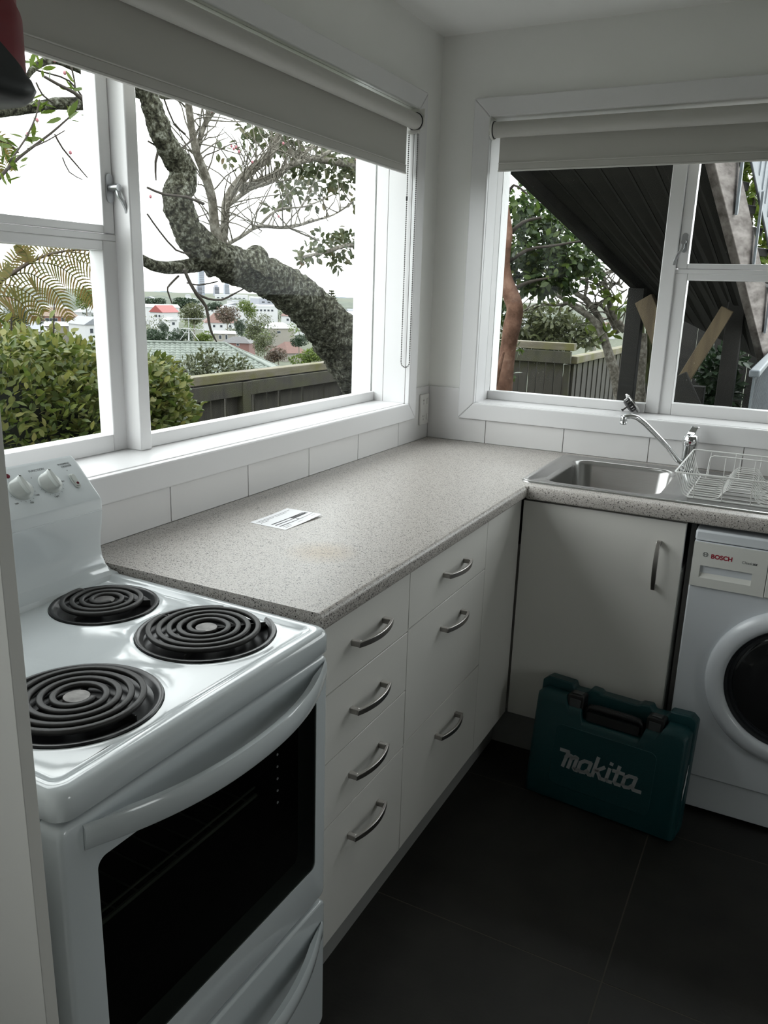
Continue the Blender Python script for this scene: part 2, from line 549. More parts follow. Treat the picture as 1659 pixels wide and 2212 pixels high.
# ================================================================== windows
def window(name, label, fmap, a0, a1, ma0, ma1, mfront, face, rail, gdep, low_a, glassm, lowm):
    W = thing(name, label, 'window', kind='structure')
    def L(m, q0, q1, d0, d1, z0, z1):
        vs = []
        p = MB().box(q0, q1, d0, d1, z0, z1)
        return m.add([fmap(*v) for v in p.v], p.f)
    zb, zt = 1.05, 2.03
    ow = .062
    fa = -.012      # architrave face stands proud of the wall
    quads = {
        'bottom': [(a0-ow, zb-ow), (a1+ow, zb-ow), (a1, zb), (a0, zb)],
        'top': [(a0, zt), (a1, zt), (a1+ow, zt+ow), (a0-ow, zt+ow)],
        'near': [(a0-ow, zb-ow), (a0, zb), (a0, zt), (a0-ow, zt+ow)],
        'far': [(a1, zb), (a1+ow, zb-ow), (a1+ow, zt+ow), (a1, zt)]}
    for k, q in quads.items():
        MB().prism(q, lambda p, z, t: fmap(p, t, z), fa, .0075).build('architrave_board', M['trim'], W, bevel=.004, seg=2)
    # sill board, flush behind the architrave with a fine joint
    m = MB(); L(m, a0-.008, a1+.008, .0095, .21, 1.040, 1.051)
    m.build('sill_board', M['trim'], W, bevel=.001)
    for q0, q1 in ((a0-.0085, a0), (a1, a1+.0085)):
        m = MB(); L(m, q0, q1, .008, .0965, 1.051, 2.03); m.build('jamb_lining', M['trim'], W, bevel=.001)
        m = MB(); L(m, q0, q1, .098, gdep-.004, 1.051, 2.03); m.build('frame_jamb', M['sash'], W, bevel=.001)
        m = MB(); L(m, q0, q1+.0, gdep+.002, TW+.01, 1.051, 2.03); m.build('outside_jamb', M['plaster'], W)
    m = MB(); L(m, a0-.008, a1+.008, .008, TW, 2.0305, 2.041); m.build('head_lining', M['trim'], W)
    # mullion
    m = MB(); L(m, ma0, ma1, mfront, .205, 1.051, 2.03); m.build('mullion', M['sash'], W, bevel=.003)
    # fixed light beside the corner: bottom and top rails and one pane
    fx = MB(); L(fx, a0, ma0, rail, gdep+.02, 1.051, 1.084)
    fx = fx.build('fixed_light_rail', M['sash'], W, bevel=.002)
    m = MB(); L(m, a0, ma0, rail, gdep+.02, 2.0, 2.03); m.build('head_rail', M['sash'], fx)
    m = MB(); L(m, a0+.0005, ma0-.0005, gdep-.002, gdep+.002, 1.084, 2.0); m.build('glass_pane', glassm, fx)
    # lower light beyond the mullion
    dp = .034
    lo = MB()
    L(lo, ma1-.004, low_a, face, face+dp+.01, 1.051, 1.532)
    L(lo, low_a, a1-.03, face, face+dp+.01, 1.051, 1.092)
    L(lo, low_a, a1-.03, face, face+dp+.01, 1.510, 1.532)
    L(lo, a1-.03, a1, face, face+dp+.01, 1.051, 1.532)
    lo = lo.build('lower_light_frame', M['sash'], W, bevel=.0025)
    m = MB(); L(m, low_a, a1-.03, face+dp-.002, face+dp+.002, 1.092, 1.510); m.build('glass_pane', lowm, lo)
    # transom and the opening sash above it
    m = MB(); L(m, ma1-.004, a1, face, face+dp+.015, 1.532, 1.546); m.build('transom', M['sash'], W, bevel=.0015)
    sa = ma1+.0015
    zs = 1.548
    up = MB(); L(up, sa, low_a-.006, face, face+dp+.008, zs, 2.02)
    up = up.build('opening_sash', M['sash'], W, bevel=.002)
    for q in ((low_a-.0055, a1-.03, zs, 1.5645), (low_a-.0055, a1-.03, 1.99, 2.02), (a1-.0295, a1-.002, zs, 2.02)):
        m = MB(); L(m, q[0], q[1], face, face+dp+.008, q[2], q[3]); m.build('sash_rail', M['sash'], up, bevel=.002)
    m = MB(); L(m, low_a-.0055, a1-.03, face+dp-.006, face+dp-.002, 1.5645, 1.99); m.build('glass_pane', lowm, up)
    return W


def catch(W, fmap, a, face, zc, lean):
    """casement catch: plate, pivot boss and a cranked lever, keep plate on the mullion"""
    c = None
    def pill(m, aa, zz0, zz1, r, d0, d1):
        pts = []
        for k in range(9): an = PI*k/8; pts.append((aa+r*math.cos(an), zz1+r*math.sin(an)))
        for k in range(9): an = PI+PI*k/8; pts.append((aa+r*math.cos(an), zz0+r*math.sin(an)))
        m.prism(pts, lambda p, z, t: fmap(p, t, z), d0, d1)
    m = MB(); pill(m, a, zc-.022, zc+.02, .0105, face, face-.0035)
    c = m.build('catch_plate', M['zinc'], W, bevel=.0008)
    m = MB(); P = [fmap(a, face-.003, zc), fmap(a, face-.03, zc)]
    m.tube(P, .008, 12)
    m.build('catch_pivot', M['zinc'], c, smooth=40)
    m = MB()
    pth = [(0, 0, .024), (.001, -.012, .026), (0, -.02, .030), (.006, -.03, .034), (.014, -.045, .036), (.019, -.062, .035), (.021, -.075, .031)]
    rings = []
    for i, (da, dz, dd) in enumerate(pth):
        wv = .0045 if i else .006
        th = .0035
        A = a + da*lean
        rings.append([fmap(A-wv, face-dd-th, zc+dz), fmap(A+wv, face-dd-th, zc+dz), fmap(A+wv, face-dd+th, zc+dz), fmap(A-wv, face-dd+th, zc+dz)])
    m.loft(rings); m.build('catch_lever', M['zinc'], c, bevel=.0012)
    m = MB(); pill(m, a-.022*lean*1.0, zc-.02, zc-.0, .006, face-.004, face-.03)
    return c


m1 = lambda a, d, z: (-d, -a, z)
m2 = lambda a, d, z: (a, d, z)
W1 = window('window_1', 'wide white timber window over the worktop, fixed pane and side casement', m1, .2, 2.2, 1.377, 1.413, .118, .165, .134, .148, 1.453, M['glass'], M['glass'])
W2 = window('window_2', 'white timber window over the sink with a fixed pane and side casement', m2, .19, 2.2, .785, .832, .142, .152, .132, .155, .873, M['dglass'], M['dglass'])
catch(W1, m1, 1.425, .165, 1.645, -1)
catch(W2, m2, .850, .152, 1.632, -1)


# ------------------------------------------------------------------ roller blinds
def blind(label, fmap, a0, a1, zbot, dback, chain):
    B = thing('roller_blind', label, 'blind', group='grey roller blinds in the window openings')
    zc, r, dc = 1.991, .0255, dback-.0247
    def ring(a, rr): return [fmap(a, dc+rr*math.cos(2*PI*k/24), zc+rr*math.sin(2*PI*k/24)) for k in range(24)]
    MB().loft([ring(a0+.012, r), ring(a1-.012, r)]).build('fabric_roll', M['blind'], B, smooth=40)
    m = MB(); bx = MB().box(a0+.024, a1-.024, dback-.0008, dback+.0008, zbot+.022, zc)
    m.add([fmap(*v) for v in bx.v], bx.f).build('blind_fabric', M['blind'], B)
    m = MB(); bx = MB().box(a0+.024, a1-.024, dback-.004, dback+.004, zbot, zbot+.0225)
    h = m.add([fmap(*v) for v in bx.v], bx.f).build('hem_pocket', M['blind'], B, bevel=.003)
    m = MB(); bx = MB().box(a0+.024, a1-.024, dback-.0052, dback-.001, zbot+.0215, zbot+.0238)
    m.add([fmap(*v) for v in bx.v], bx.f).build('hem_seam', M['hem'], h)
    m = MB(); bx = MB().box(a0+.0235, a1-.0235, dback-.0045, dback+.0045, zbot-.004, zbot+.0005)
    m.add([fmap(*v) for v in bx.v], bx.f).build('hem_rail', M['hem'], h)
    for e in (0, 1):
        a = (a0+.001, a0+.010) if e == 0 else (a1-.010, a1-.001)
        m = MB()
        m.loft([ring(a[0], .031), ring(a[1], .031)])
        bx = MB().box(a[0], a[0]+.003, dc-.03, dc+.03, zc-.02, 2.030); m.add([fmap(*v) for v in bx.v], bx.f)
        br = m.build('end_bracket', M['plastic'], B, smooth=40)
        if e == 0:
            m = MB()
            m.loft([ring(a[1], .0285), ring(a[1]+.0022, .0285)]); m.build('dark_ring', M['blackp'], br, smooth=40)
    if chain:
        ca = a0+.012
        # continuous beaded loop
        pts = []
        zl = 1.20
        dL, dR = dc-.018, dc+.014
        n1 = 122
        top = zc-.036
        dl, dr = dc+.021, dc-.012
        path = []
        for k in range(n1): path.append((dl+(dl*0-.002-.0)*0, top-(top-zl)*k/n1))
        rr = (dl-dr)/2
        for k in range(9):
            an = PI*k/8; path.append(((dl+dr)/2+rr*math.cos(an), zl-rr*1.1*math.sin(an)))
        for k in range(n1): path.append((dr, zl+(top-zl)*(k+1)/n1))
        beads = MB()
        for d, z in path:
            c = fmap(ca, d, z); q = .0031
            beads.add([(c[0]+q, c[1], c[2]), (c[0]-q, c[1], c[2]), (c[0], c[1]+q, c[2]), (c[0], c[1]-q, c[2]), (c[0], c[1], c[2]+q), (c[0], c[1], c[2]-q)],
                      [(0, 2, 4), (2, 1, 4), (1, 3, 4), (3, 0, 4), (2, 0, 5), (1, 2, 5), (3, 1, 5), (0, 3, 5)])
        cn = beads.build('control_chain', M['beads'], B, smooth=80)
        cn['label'] = 'long loop of metal ball chain'
        m = MB(); m.tube([fmap(ca, d, z) for d, z in path], .0006, 5); m.build('chain_cord', M['beads'], cn)
        d = dl; m = MB(); m.tube([fmap(ca, d, 1.758), fmap(ca, d, 1.744)], .0032, 8); m.build('chain_joiner', M['blackp'], cn)
        m = MB(); bx = MB().box(a0+.002, a0+.016, dr-.004, dl+.006, zc-.037, zc-.026)
        m.add([fmap(*v) for v in bx.v], bx.f).build('chain_guide', M['plastic'], B, bevel=.002)
    return B


blind('grey roller blind with ball chain in the wide window over the worktop', m1, .2005, 2.1995, 1.832, .024, True)
blind('grey roller blind in the window over the sink', m2, .1905, 2.1995, 1.864, .03, False)

# ------------------------------------------------------------------ power outlet on the left wall by the corner
o = thing('power_outlet', 'white double power outlet on the tiles by the corner', 'outlet', (0, -.051, 1.014))
MB().box(0, .009, -.036, .036, -.058, .058).build('face_plate', M['plastic'], o, bevel=.003)
for zz in (-.03, .03):
    MB().box(.009, .0125, .012, .024, zz-.011, zz+.011).build('rocker_switch', M['plastic'], o, bevel=.0015)
    s = MB().box(.009, .0094, -.022, -.004, zz-.012, zz+.012).build('socket', M['plastic'], o)
    for dy, dz, an in ((-.018, .005, .5), (-.008, .005, -.5), (-.013, -.007, 0)):
        MB().box(.0092, .0097, -.0009, .0009, -.0035, .0035).build('pin_slot', M['dark'], s, loc=(0, dy, zz+dz), rot=(an, 0, 0))

# ================================================================== cabinets, worktop, sink
def arc(cx, cy, r, a0, a1, n=5):
    return [(cx+r*math.cos(math.radians(a0+(a1-a0)*k/n)), cy+r*math.sin(math.radians(a0+(a1-a0)*k/n))) for k in range(n+1)]


def rrect(x0, x1, y0, y1, r, n=6):
    return arc(x1-r, y1-r, r, 0, 90, n)+arc(x0+r, y1-r, r, 90, 180, n)+arc(x0+r, y0+r, r, 180, 270, n)+arc(x1-r, y0+r, r, 270, 360, n)


WT = thing('worktop', 'speckled grey laminate L-shaped worktop with rounded front edges', 'worktop', (0, 0, 0))
zb = .8665
prof = [(0, zb), (.594, zb)]+arc(.594, zb+.006, .006, -90, 0, 3)+arc(.588, .888, .012, 0, 90, 6)+[(0, .9)]
m = MB().prism(prof, lambda p, q, t: (p, t, q), -1.74, -.6)
m.box(0, .6, -.6, -.0005, zb, .9)
m.build('worktop_slab', M['worktop'], WT, smooth=35)
zb2 = .862
prof = [(-.52, zb2), (-.594, zb2)]+[(-p, q) for p, q in arc(.594, zb2+.006, .006, -90, 0, 3)]+[(-p, q) for p, q in arc(.584, .884, .016, 0, 90, 7)]+[(-.52, .9)]
m = MB().prism(prof, lambda p, q, t: (t, p, q), .6, 2.4)
m.box(.6, 2.4, -.058, -.0005, zb2, .9).box(1.62, 2.4, -.52, -.058, zb2, .9)
m.build('worktop_slab', M['worktop'], WT, smooth=35)


def bow_handle(parent, fmap, half=.064, horiz=True):
    """curved strap handle; fmap(s, out, w) -> position"""
    m = MB()
    hw = .0065
    rings = []
    n = 18
    for k in range(n+1):
        t = -1+2*k/n
        s = t*(half+.006)
        out = .0175+.0135*(1-t*t)
        tk = .0032
        nx = 2*.0135*t/(half+.006)
        L = math.hypot(1, nx); tx, ty = nx/L, 1/L
        h = hw*(1.0-.12*t*t)
        rings.append([fmap(s-tx*tk, out-ty*tk, -h), fmap(s+tx*tk, out+ty*tk, -h), fmap(s+tx*tk, out+ty*tk, h), fmap(s-tx*tk, out-ty*tk, h)])
    m.loft(rings)
    for e in (-1, 1):
        q = MB().box(e*(half-.006), e*(half+.006), 0, .0175, -hw*.88, hw*.88)
        m.add([fmap(*v) for v in q.v], q.f)
    return m.build('handle', M['handle'], parent, bevel=.0012)


def drawer_unit(label, y0, y1, zs, hy):
    C = thing('drawer_cabinet', label, 'cabinet', (0, (y0+y1)/2, .148))
    yc = (y0+y1)/2
    MB().box(.02, .56, y0-yc+.001, y1-yc-.001, 0, .716).build('carcass', M['carc'], C)
    for z0, z1, hz in zs:
        d = MB().box(.562, .58, y0-yc+.0012, y1-yc-.0012, z0-.148+.0012, z1-.148-.0012).build('drawer_front', M['cab'], C, bevel=.0008, seg=1)
        bow_handle(d, lambda s, o, w, hz=hz: (.58+o, hy-yc+s, hz-.148+w))
    return C


drawer_unit('white four-drawer cabinet beside the stove with bow handles', -1.738, -1.348, [(.150, .429, .357), (.429, .572, .500), (.572, .716, .645), (.716, .862, .789)], -1.535)
drawer_unit('white three-drawer cabinet next to the corner with bow handles', -1.348, -.867, [(.150, .434, .359), (.434, .720, .653), (.720, .862, .792)], -1.094)
C = thing('corner_cabinet', 'white blind corner cabinet with a plain filler panel', 'cabinet', (0, -.43, .148))
MB().box(.02, .56, -.435, .42, 0, .714).build('carcass', M['carc'], C)
MB().box(.562, .58, -.4358, -.152, .002, .712).build('filler_panel', M['cab'], C, bevel=.0008, seg=1)
C = thing('sink_cabinet', 'white sink cabinet with a single door and upright bow handle', 'cabinet', (.82, 0, .148))
MB().box(-.255, .23, -.558, -.01, .002, .56).build('carcass', M['carc'], C)
d = MB().box(-.2335, .229, -.580, -.562, .002, .706).build('door', M['cab'], C, bevel=.001, seg=1)
bow_handle(d, lambda s, o, w: (.164+w, -.58-o, .577+s))
MB().box(.2345, .2485, -.500, -.01, .002, .712).build('side_panel', M['carc'], C)
k = MB().box(.500, .522, -1.738, -.5235, 0, .148).build('kickboard', M['kick'])
tag(k, 'long grey kickboard under the drawer cabinets', 'kickboard', 'kickboards')
k = MB().box(.522, 1.069, -.522, -.500, 0, .148).build('kickboard', M['kick'])
tag(k, 'short grey kickboard under the sink cabinet door', 'kickboard', 'kickboards')
# panel behind the appliance gap
p = MB().box(1.69, 1.708, -.575, -.01, 0, .861).build('support_panel', M['cab'])
tag(p, 'white support panel right of the washing machine', 'panel')

# ------------------------------------------------------------------ sink
S = thing('kitchen_sink', 'stainless steel inset sink with one bowl and a drainer', 'sink', (0, 0, 0))
bm = bmesh.new()
def loop(pts, z): return [bm.verts.new((x, y, z)) for x, y in pts]
def bridge(a, c):
    n = len(a)
    for i in range(n): bm.faces.new((a[i], a[(i+1) % n], c[(i+1) % n], c[i]))
sx0, sx1, sy0, sy1 = .555, 1.60, -.545, -.045
o1 = loop(rrect(sx0, sx1, sy0, sy1, .035), .9003)
o2 = loop(rrect(sx0+.002, sx1-.002, sy0+.002, sy1-.002, .034), .9035)
o3 = loop(rrect(sx0+.007, sx1-.007, sy0+.007, sy1-.007, .03), .9052)
o4 = loop(rrect(sx0+.018, sx1-.018, sy0+.014, sy1-.014, .026), .9045)
o5 = loop(rrect(sx0+.024, sx1-.024, sy0+.02, sy1-.02, .022), .9015)
for a, c in ((o1, o2), (o2, o3), (o3, o4), (o4, o5)): bridge(a, c)
bw = (.612, .952, -.492, -.092)
w1 = loop(rrect(bw[0]-.006, bw[1]+.006, bw[2]-.006, bw[3]+.006, .062), .9015)
w2 = loop(rrect(bw[0], bw[1], bw[2], bw[3], .058), .8985)
w3 = loop(rrect(bw[0]+.006, bw[1]-.006, bw[2]+.006, bw[3]-.006, .055), .885)
w4 = loop(rrect(bw[0]+.018, bw[1]-.018, bw[2]+.018, bw[3]-.018, .05), .775)
w5 = loop(rrect(bw[0]+.028, bw[1]-.028, bw[2]+.028, bw[3]-.028, .045), .757)
w6 = loop(rrect(bw[0]+.05, bw[1]-.05, bw[2]+.05, bw[3]-.05, .04), .750)
for a, c in ((w1, w2), (w2, w3), (w3, w4), (w4, w5), (w5, w6)): bridge(a, c)
bm.faces.new(w6)
ed = [bm.edges.get((l[i], l[(i+1) % len(l)])) for l in (o5, w1) for i in range(len(l))]
bmesh.ops.triangle_fill(bm, use_beauty=True, use_dissolve=False, edges=ed)
bmesh.ops.recalc_face_normals(bm, faces=bm.faces)
me = bpy.data.meshes.new('sink_top'); bm.to_mesh(me); bm.free()
mkobj('sink_top', me, M['steel'], S, smooth=50)
m = MB().lathe([(.0, .7505), (.04, .7505), (.044, .752), (.03, .7515), (.0, .7512)], 24, lambda x, y, h: (.78+x, -.29+y, h))
m.build('waste_ring', M['chrome'], S, smooth=40)
for k in range(8):
    y = -.47+.05*k
    m = MB().tube([(1.03, y, .9012), (1.25, y, .9012), (1.55, y, .9012)], .003, 6)
    m.build('drainer_ridge', M['steel'], S, smooth=60)

# ------------------------------------------------------------------ mixer tap
T = thing('mixer_tap', 'chrome mixer tap with a long swivel spout behind the sink', 'tap', (.975, -.068, .9045))
m = MB().lathe([(.026, 0), (.026, .005), (.0225, .008), (.0225, .078), (.0235, .08), (.0235, .082)], 28); m.build('tap_body', M['chrome'], T, smooth=35)
m = MB().lathe([(.0250, .0835), (.0265, .086), (.0262, .102), (.022, .113), (.012, .118), (.0, .119)], 28)
hd = m.build('lever_head', M['chrome'], T, smooth=40)
rings = []
for s, h, wv, tk in ((-.004, .112, .014, .006), (.004, .122, .013, .006), (.010, .132, .012, .005), (.014, .138, .013, .004), (.02, .139, .013, .0035)):
    ang = math.radians(60); cx, cy = s*math.cos(ang), s*math.sin(ang); px, py = -math.sin(ang), math.cos(ang)
    rings.append([(cx-px*wv, cy-py*wv, h-tk+.004), (cx+px*wv, cy+py*wv, h-tk+.004), (cx+px*wv, cy+py*wv, h+tk), (cx-px*wv, cy-py*wv, h+tk)])
MB().loft(rings).build('lever', M['chrome'], hd, bevel=.002)
dirv = Vector((CAM[0]-.975, CAM[1]+.068, 0)).normalized()
dirv = Vector((.08, -1, 0)).normalized()
m = MB().tube([dirv*.0245+Vector((0, 0, .094)), dirv*.0275+Vector((0, 0, .094))], .0036, 12); m.build('hot_cold_button', M['lamp'], hd)
bs = Vector((.975, -.068, .9045))
pa = [Vector((.960, -.082, .925)), Vector((.945, -.092, .937)), ony(1440, 963, -.115), ony(1415, 937, -.14), ony(1392, 914, -.165), ony(1376, 902, -.18), ony(1363, 898.5, -.19), ony(1353, 899.5, -.197), ony(1349, 902, -.20)]
m = MB().tube([p-bs for p in pa], [.0085]*7+[.0088, .009], 14); sp = m.build('spout', M['chrome'], T, smooth=50)
tip = pa[-1]-bs
m = MB().lathe([(.0, 0.004), (.0105, .004), (.0115, 0), (.0115, -.012), (.0105, -.0125), (.0112, -.014), (.0112, -.022), (.009, -.023), (0, -.023)], 20, lambda x, y, h: (tip.x+x-.002, tip.y+y, tip.z+h))
m.build('aerator', M['chrome'], sp, smooth=40)

# ------------------------------------------------------------------ dish rack
R = thing('dish_rack', 'white wire dish rack standing on the sink drainer', 'dish rack', (1.2, -.31, .905))
rx0, rx1, ry0, ry1, zr = .994-1.2, .26, -.519+.31, -.112+.31, .076
bx0, bx1, by0, by1, zbz = 1.018-1.2, .235, -.19, .175, .006
def wloop(x0, x1, y0, y1, z, r, n=5): return [(x, y, z) for x, y in rrect(x0, x1, y0, y1, r, n)]
lp = wloop(rx0, rx1, ry0, ry1, zr, .012); MB().tube(lp+lp[:1], .0026, 8).build('rim_wire', M['rackwire'], R, smooth=60)
lp = wloop(bx0+.012, bx1-.012, by0+.012, by1-.012, .0035, .01); MB().tube(lp+lp[:1], .0022, 8).build('base_frame', M['rackwire'], R, smooth=60)
m = MB()
n = 12
for k in range(n):
    y = by0+.012+(by1-by0-.024)*k/(n-1)
    yr = ry0+.02+(ry1-ry0-.04)*k/(n-1)
    pts = [(rx0, yr, zr), (bx0-.006, (y+yr)/2, .03), (bx0, y, .012), (bx0+.008, y, zbz), (-.105, y, zbz), (-.088, y, .012), (-.075, y, .03), (-.062, y, .042), (-.012, y, .042), (0, y, .03), (.012, y, .012), (.028, y, zbz), (bx1-.008, y, zbz), (bx1, y, .012), (rx1, yr, zr)]
    MB().tube(pts, .0014, 6).build('basket_wire', M['rackwire'], R, smooth=60)
for k in range(6):
    x = bx0+.03+(bx1-bx0-.05)*k/5
    MB().tube([(x, ry0, zr), (x, by0, .012), (x, by0+.008, .0035)], .0016, 6).build('side_wire', M['rackwire'], R, smooth=60)
    MB().tube([(x, ry1, zr), (x, by1, .012), (x, by1-.008, .0035)], .0016, 6).build('side_wire', M['rackwire'], R, smooth=60)
m = MB().tube([(bx0+.03, by1-.06, zbz), (bx0+.035, by1-.055, .07), (bx0+.045, by1-.055, .076), (bx1-.04, by1-.055, .076), (bx1-.03, by1-.055, .07), (bx1-.03, by1-.06, zbz)], .002, 6)
for k in range(7):
    x = bx0+.08+k*.042; m.tube([(x, by1-.055, .076), (x, by1-.058, zbz)], .0013, 6)
m.build('plate_rail', M['rackwire'], R, smooth=60)

# ------------------------------------------------------------------ basket strainer leaning on the sink window's sill
st = thing('sink_strainer', 'dull metal sink basket strainer leaning on the sill above the tap', 'strainer', (.735, .092, 1.0515))
zx = Vector((.70, .34, .62)).normalized(); xx = zx.cross(Vector((0, 1, 0))).normalized(); yy = zx.cross(xx)
ctr = ony(1363, 873, .10)
mm = Matrix.Identity(4)
for i in range(3): mm[i][0] = xx[i]; mm[i][1] = yy[i]; mm[i][2] = zx[i]; mm[i][3] = (ctr-zx*.028)[i]
st.matrix_world = mm
SO = .028
m = MB().lathe([(.0, .0), (.026, .0), (.039, .003), (.0405, .006), (.0395, .009), (.027, .0065), (0, .006)], 32, lambda x, y, h: (x, y, h+SO)); m.build('rim', M['steel'], st, smooth=50)
m = MB().lathe([(.0, -.016), (.022, -.016), (.026, -.012), (.0265, .0), (0, .0)], 32, lambda x, y, h: (x, y, h+SO)); bk = m.build('basket', M['blackp'], st, smooth=40)
for k in range(16):
    an = 2*PI*k/16; m = MB().box(.0262, .0275, -.0015, .0015, SO-.011, SO-.002); m.build('slot', M['steel'], bk, rot=(0, 0, an))
m = MB().tube([(0, 0, SO-.016), (0, 0, SO-.036)], .003, 10); m.box(-.005, .005, -.005, .005, SO-.038, SO-.034); m.build('stem', M['disc'], st, smooth=40)

# ------------------------------------------------------------------ card lying on the worktop
cp = [onz(539, 1129, .9), onz(612, 1147, .9), onz(690, 1117, .9), onz(620, 1101, .9)]
c0 = cp[0]; ex = (cp[3]-cp[0]); ey = (cp[1]-cp[0])
lw_, lh_ = ex.length, ey.length
cardo = thing('printed_card', 'small white printed card lying on the worktop', 'card', (c0.x, c0.y, .9003), math.atan2(ex.y, ex.x))
sgn = -1
def cz(s): return .0035*(s)**3       # far edge curls up a little
def cardpoly(s0, s1, t0, t1, lift, th=.0004):
    m = MB(); n = 8; rings = []
    for k in range(n+1):
        s = s0+(s1-s0)*k/n; z = cz(s)+lift
        rings.append([(s*lw_, sgn*t0*lh_, z), (s*lw_, sgn*t1*lh_, z+.002*t1*s), (s*lw_, sgn*t1*lh_, z+th+.002*t1*s), (s*lw_, sgn*t0*lh_, z+th)])
    return m.loft(rings)
cardpoly(0, 1, 0, 1, 0, .0005).build('card_sheet', M['paper'], cardo)
for s0, s1, t0, t1, nm in ((.10, .93, .50, .535, 'b'), (.10, .97, .61, .64, 'b'), (.09, .99, .735, .765, 'b'), (.58, .95, .50, .63, 'b'), (.60, .62, .62, .75, 'b')):
    cardpoly(s0, s1, t0, t1, .00065).build('printed_bar', M['print'], cardo)
for t, s0, s1 in ((.13, .06, .93), (.19, .06, .45), (.19, .5, .8), (.26, .06, .25), (.83, .1, .3), (.86, .45, .6), (.9, .1, .25), (.85, .85, .95)):
    m = MB(); s = s0; random.seed(int(t*100+s0*1000))
    while s < s1:
        wv = random.uniform(.012, .035); q = cardpoly(s, min(s+wv, s1), t, t+.013, .00065); m.add(q.v, q.f); s += wv+.01
    m.build('text_line', M['logo'], cardo)

# ================================================================== stove
STV = thing('freestanding_stove', 'white freestanding stove with black coil elements at the left', 'stove', (.625, -1.757, 0), math.radians(-1.5))
SW = .56
m = MB().box(-.60, -.042, -SW+.004, -SW+.020, .05, .846).box(-.60, -.042, -.020, -.004, .05, .846)
m.box(-.60, -.585, -SW+.020, -.020, .05, .846).box(-.585, -.042, -SW+.020, -.020, .05, .385).box(-.585, -.042, -SW+.020, -.020, .815, .846)
m.build('stove_body', M['enamel'], STV)
MB().box(-.55, -.06, -SW+.03, -.03, 0, .05).build('plinth', M['blackp'], STV)
# hob with a raised rim and round openings for the drip bowls
burn = [(-.399, -.1255, .0930, 3.5), (-.167, -.1204, .1145, 4.35), (-.158, -.394, .1145, 4.35), (-.395, -.425, .0930, 3.5)]
bm = bmesh.new()
X0, X1, Y0, Y1 = -.600, .004, -SW, 0
L0 = loop(rrect(X0+.004, X1-.004, Y0+.004, Y1-.004, .022), .848)
L1 = loop(rrect(X0, X1, Y0, Y1, .024), .852)
L2 = loop(rrect(X0, X1, Y0, Y1, .024), .878)
L3 = loop(rrect(X0+.002, X1-.003, Y0+.002, Y1-.002, .023), .8845)
L4 = loop(rrect(X0+.007, X1-.009, Y0+.007, Y1-.007, .02), .8885)
L5 = loop(rrect(X0+.016, X1-.024, Y0+.017, Y1-.017, .016), .8885)
L6 = loop(rrect(X0+.020, X1-.029, Y0+.021, Y1-.021, .014), .8865)
L7 = loop(rrect(X0+.026, X1-.036, Y0+.028, Y1-.028, .012), .8818)
L8 = loop(rrect(X0+.032, X1-.044, Y0+.034, Y1-.034, .010), .8812)
for a, c in ((L0, L1), (L1, L2), (L2, L3), (L3, L4), (L4, L5), (L5, L6), (L6, L7), (L7, L8)): bridge(a, c)
fill = [(L8[i], L8[(i+1) % len(L8)]) for i in range(len(L8))]
for bx_, by_, br, _ in burn:
    n = 40
    circ = lambda r, z: [bm.verts.new((bx_+r*math.cos(2*PI*k/n), by_+r*math.sin(2*PI*k/n), z)) for k in range(n)]
    c0, c1, c2, c3 = circ(br+.014, .8812), circ(br+.009, .8825), circ(br+.002, .8828), circ(br-.003, .874)
    bridge(c0, c1); bridge(c1, c2); bridge(c2, c3)
    fill += [(c0[i], c0[(i+1) % n]) for i in range(n)]
bmesh.ops.triangle_fill(bm, use_beauty=True, edges=[bm.edges.get(e) for e in fill])
bmesh.ops.recalc_face_normals(bm, faces=bm.faces)
me = bpy.data.meshes.new('hob_top'); bm.to_mesh(me); bm.free()
mkobj('hob_top', me, M['enamel'], STV, smooth=50)

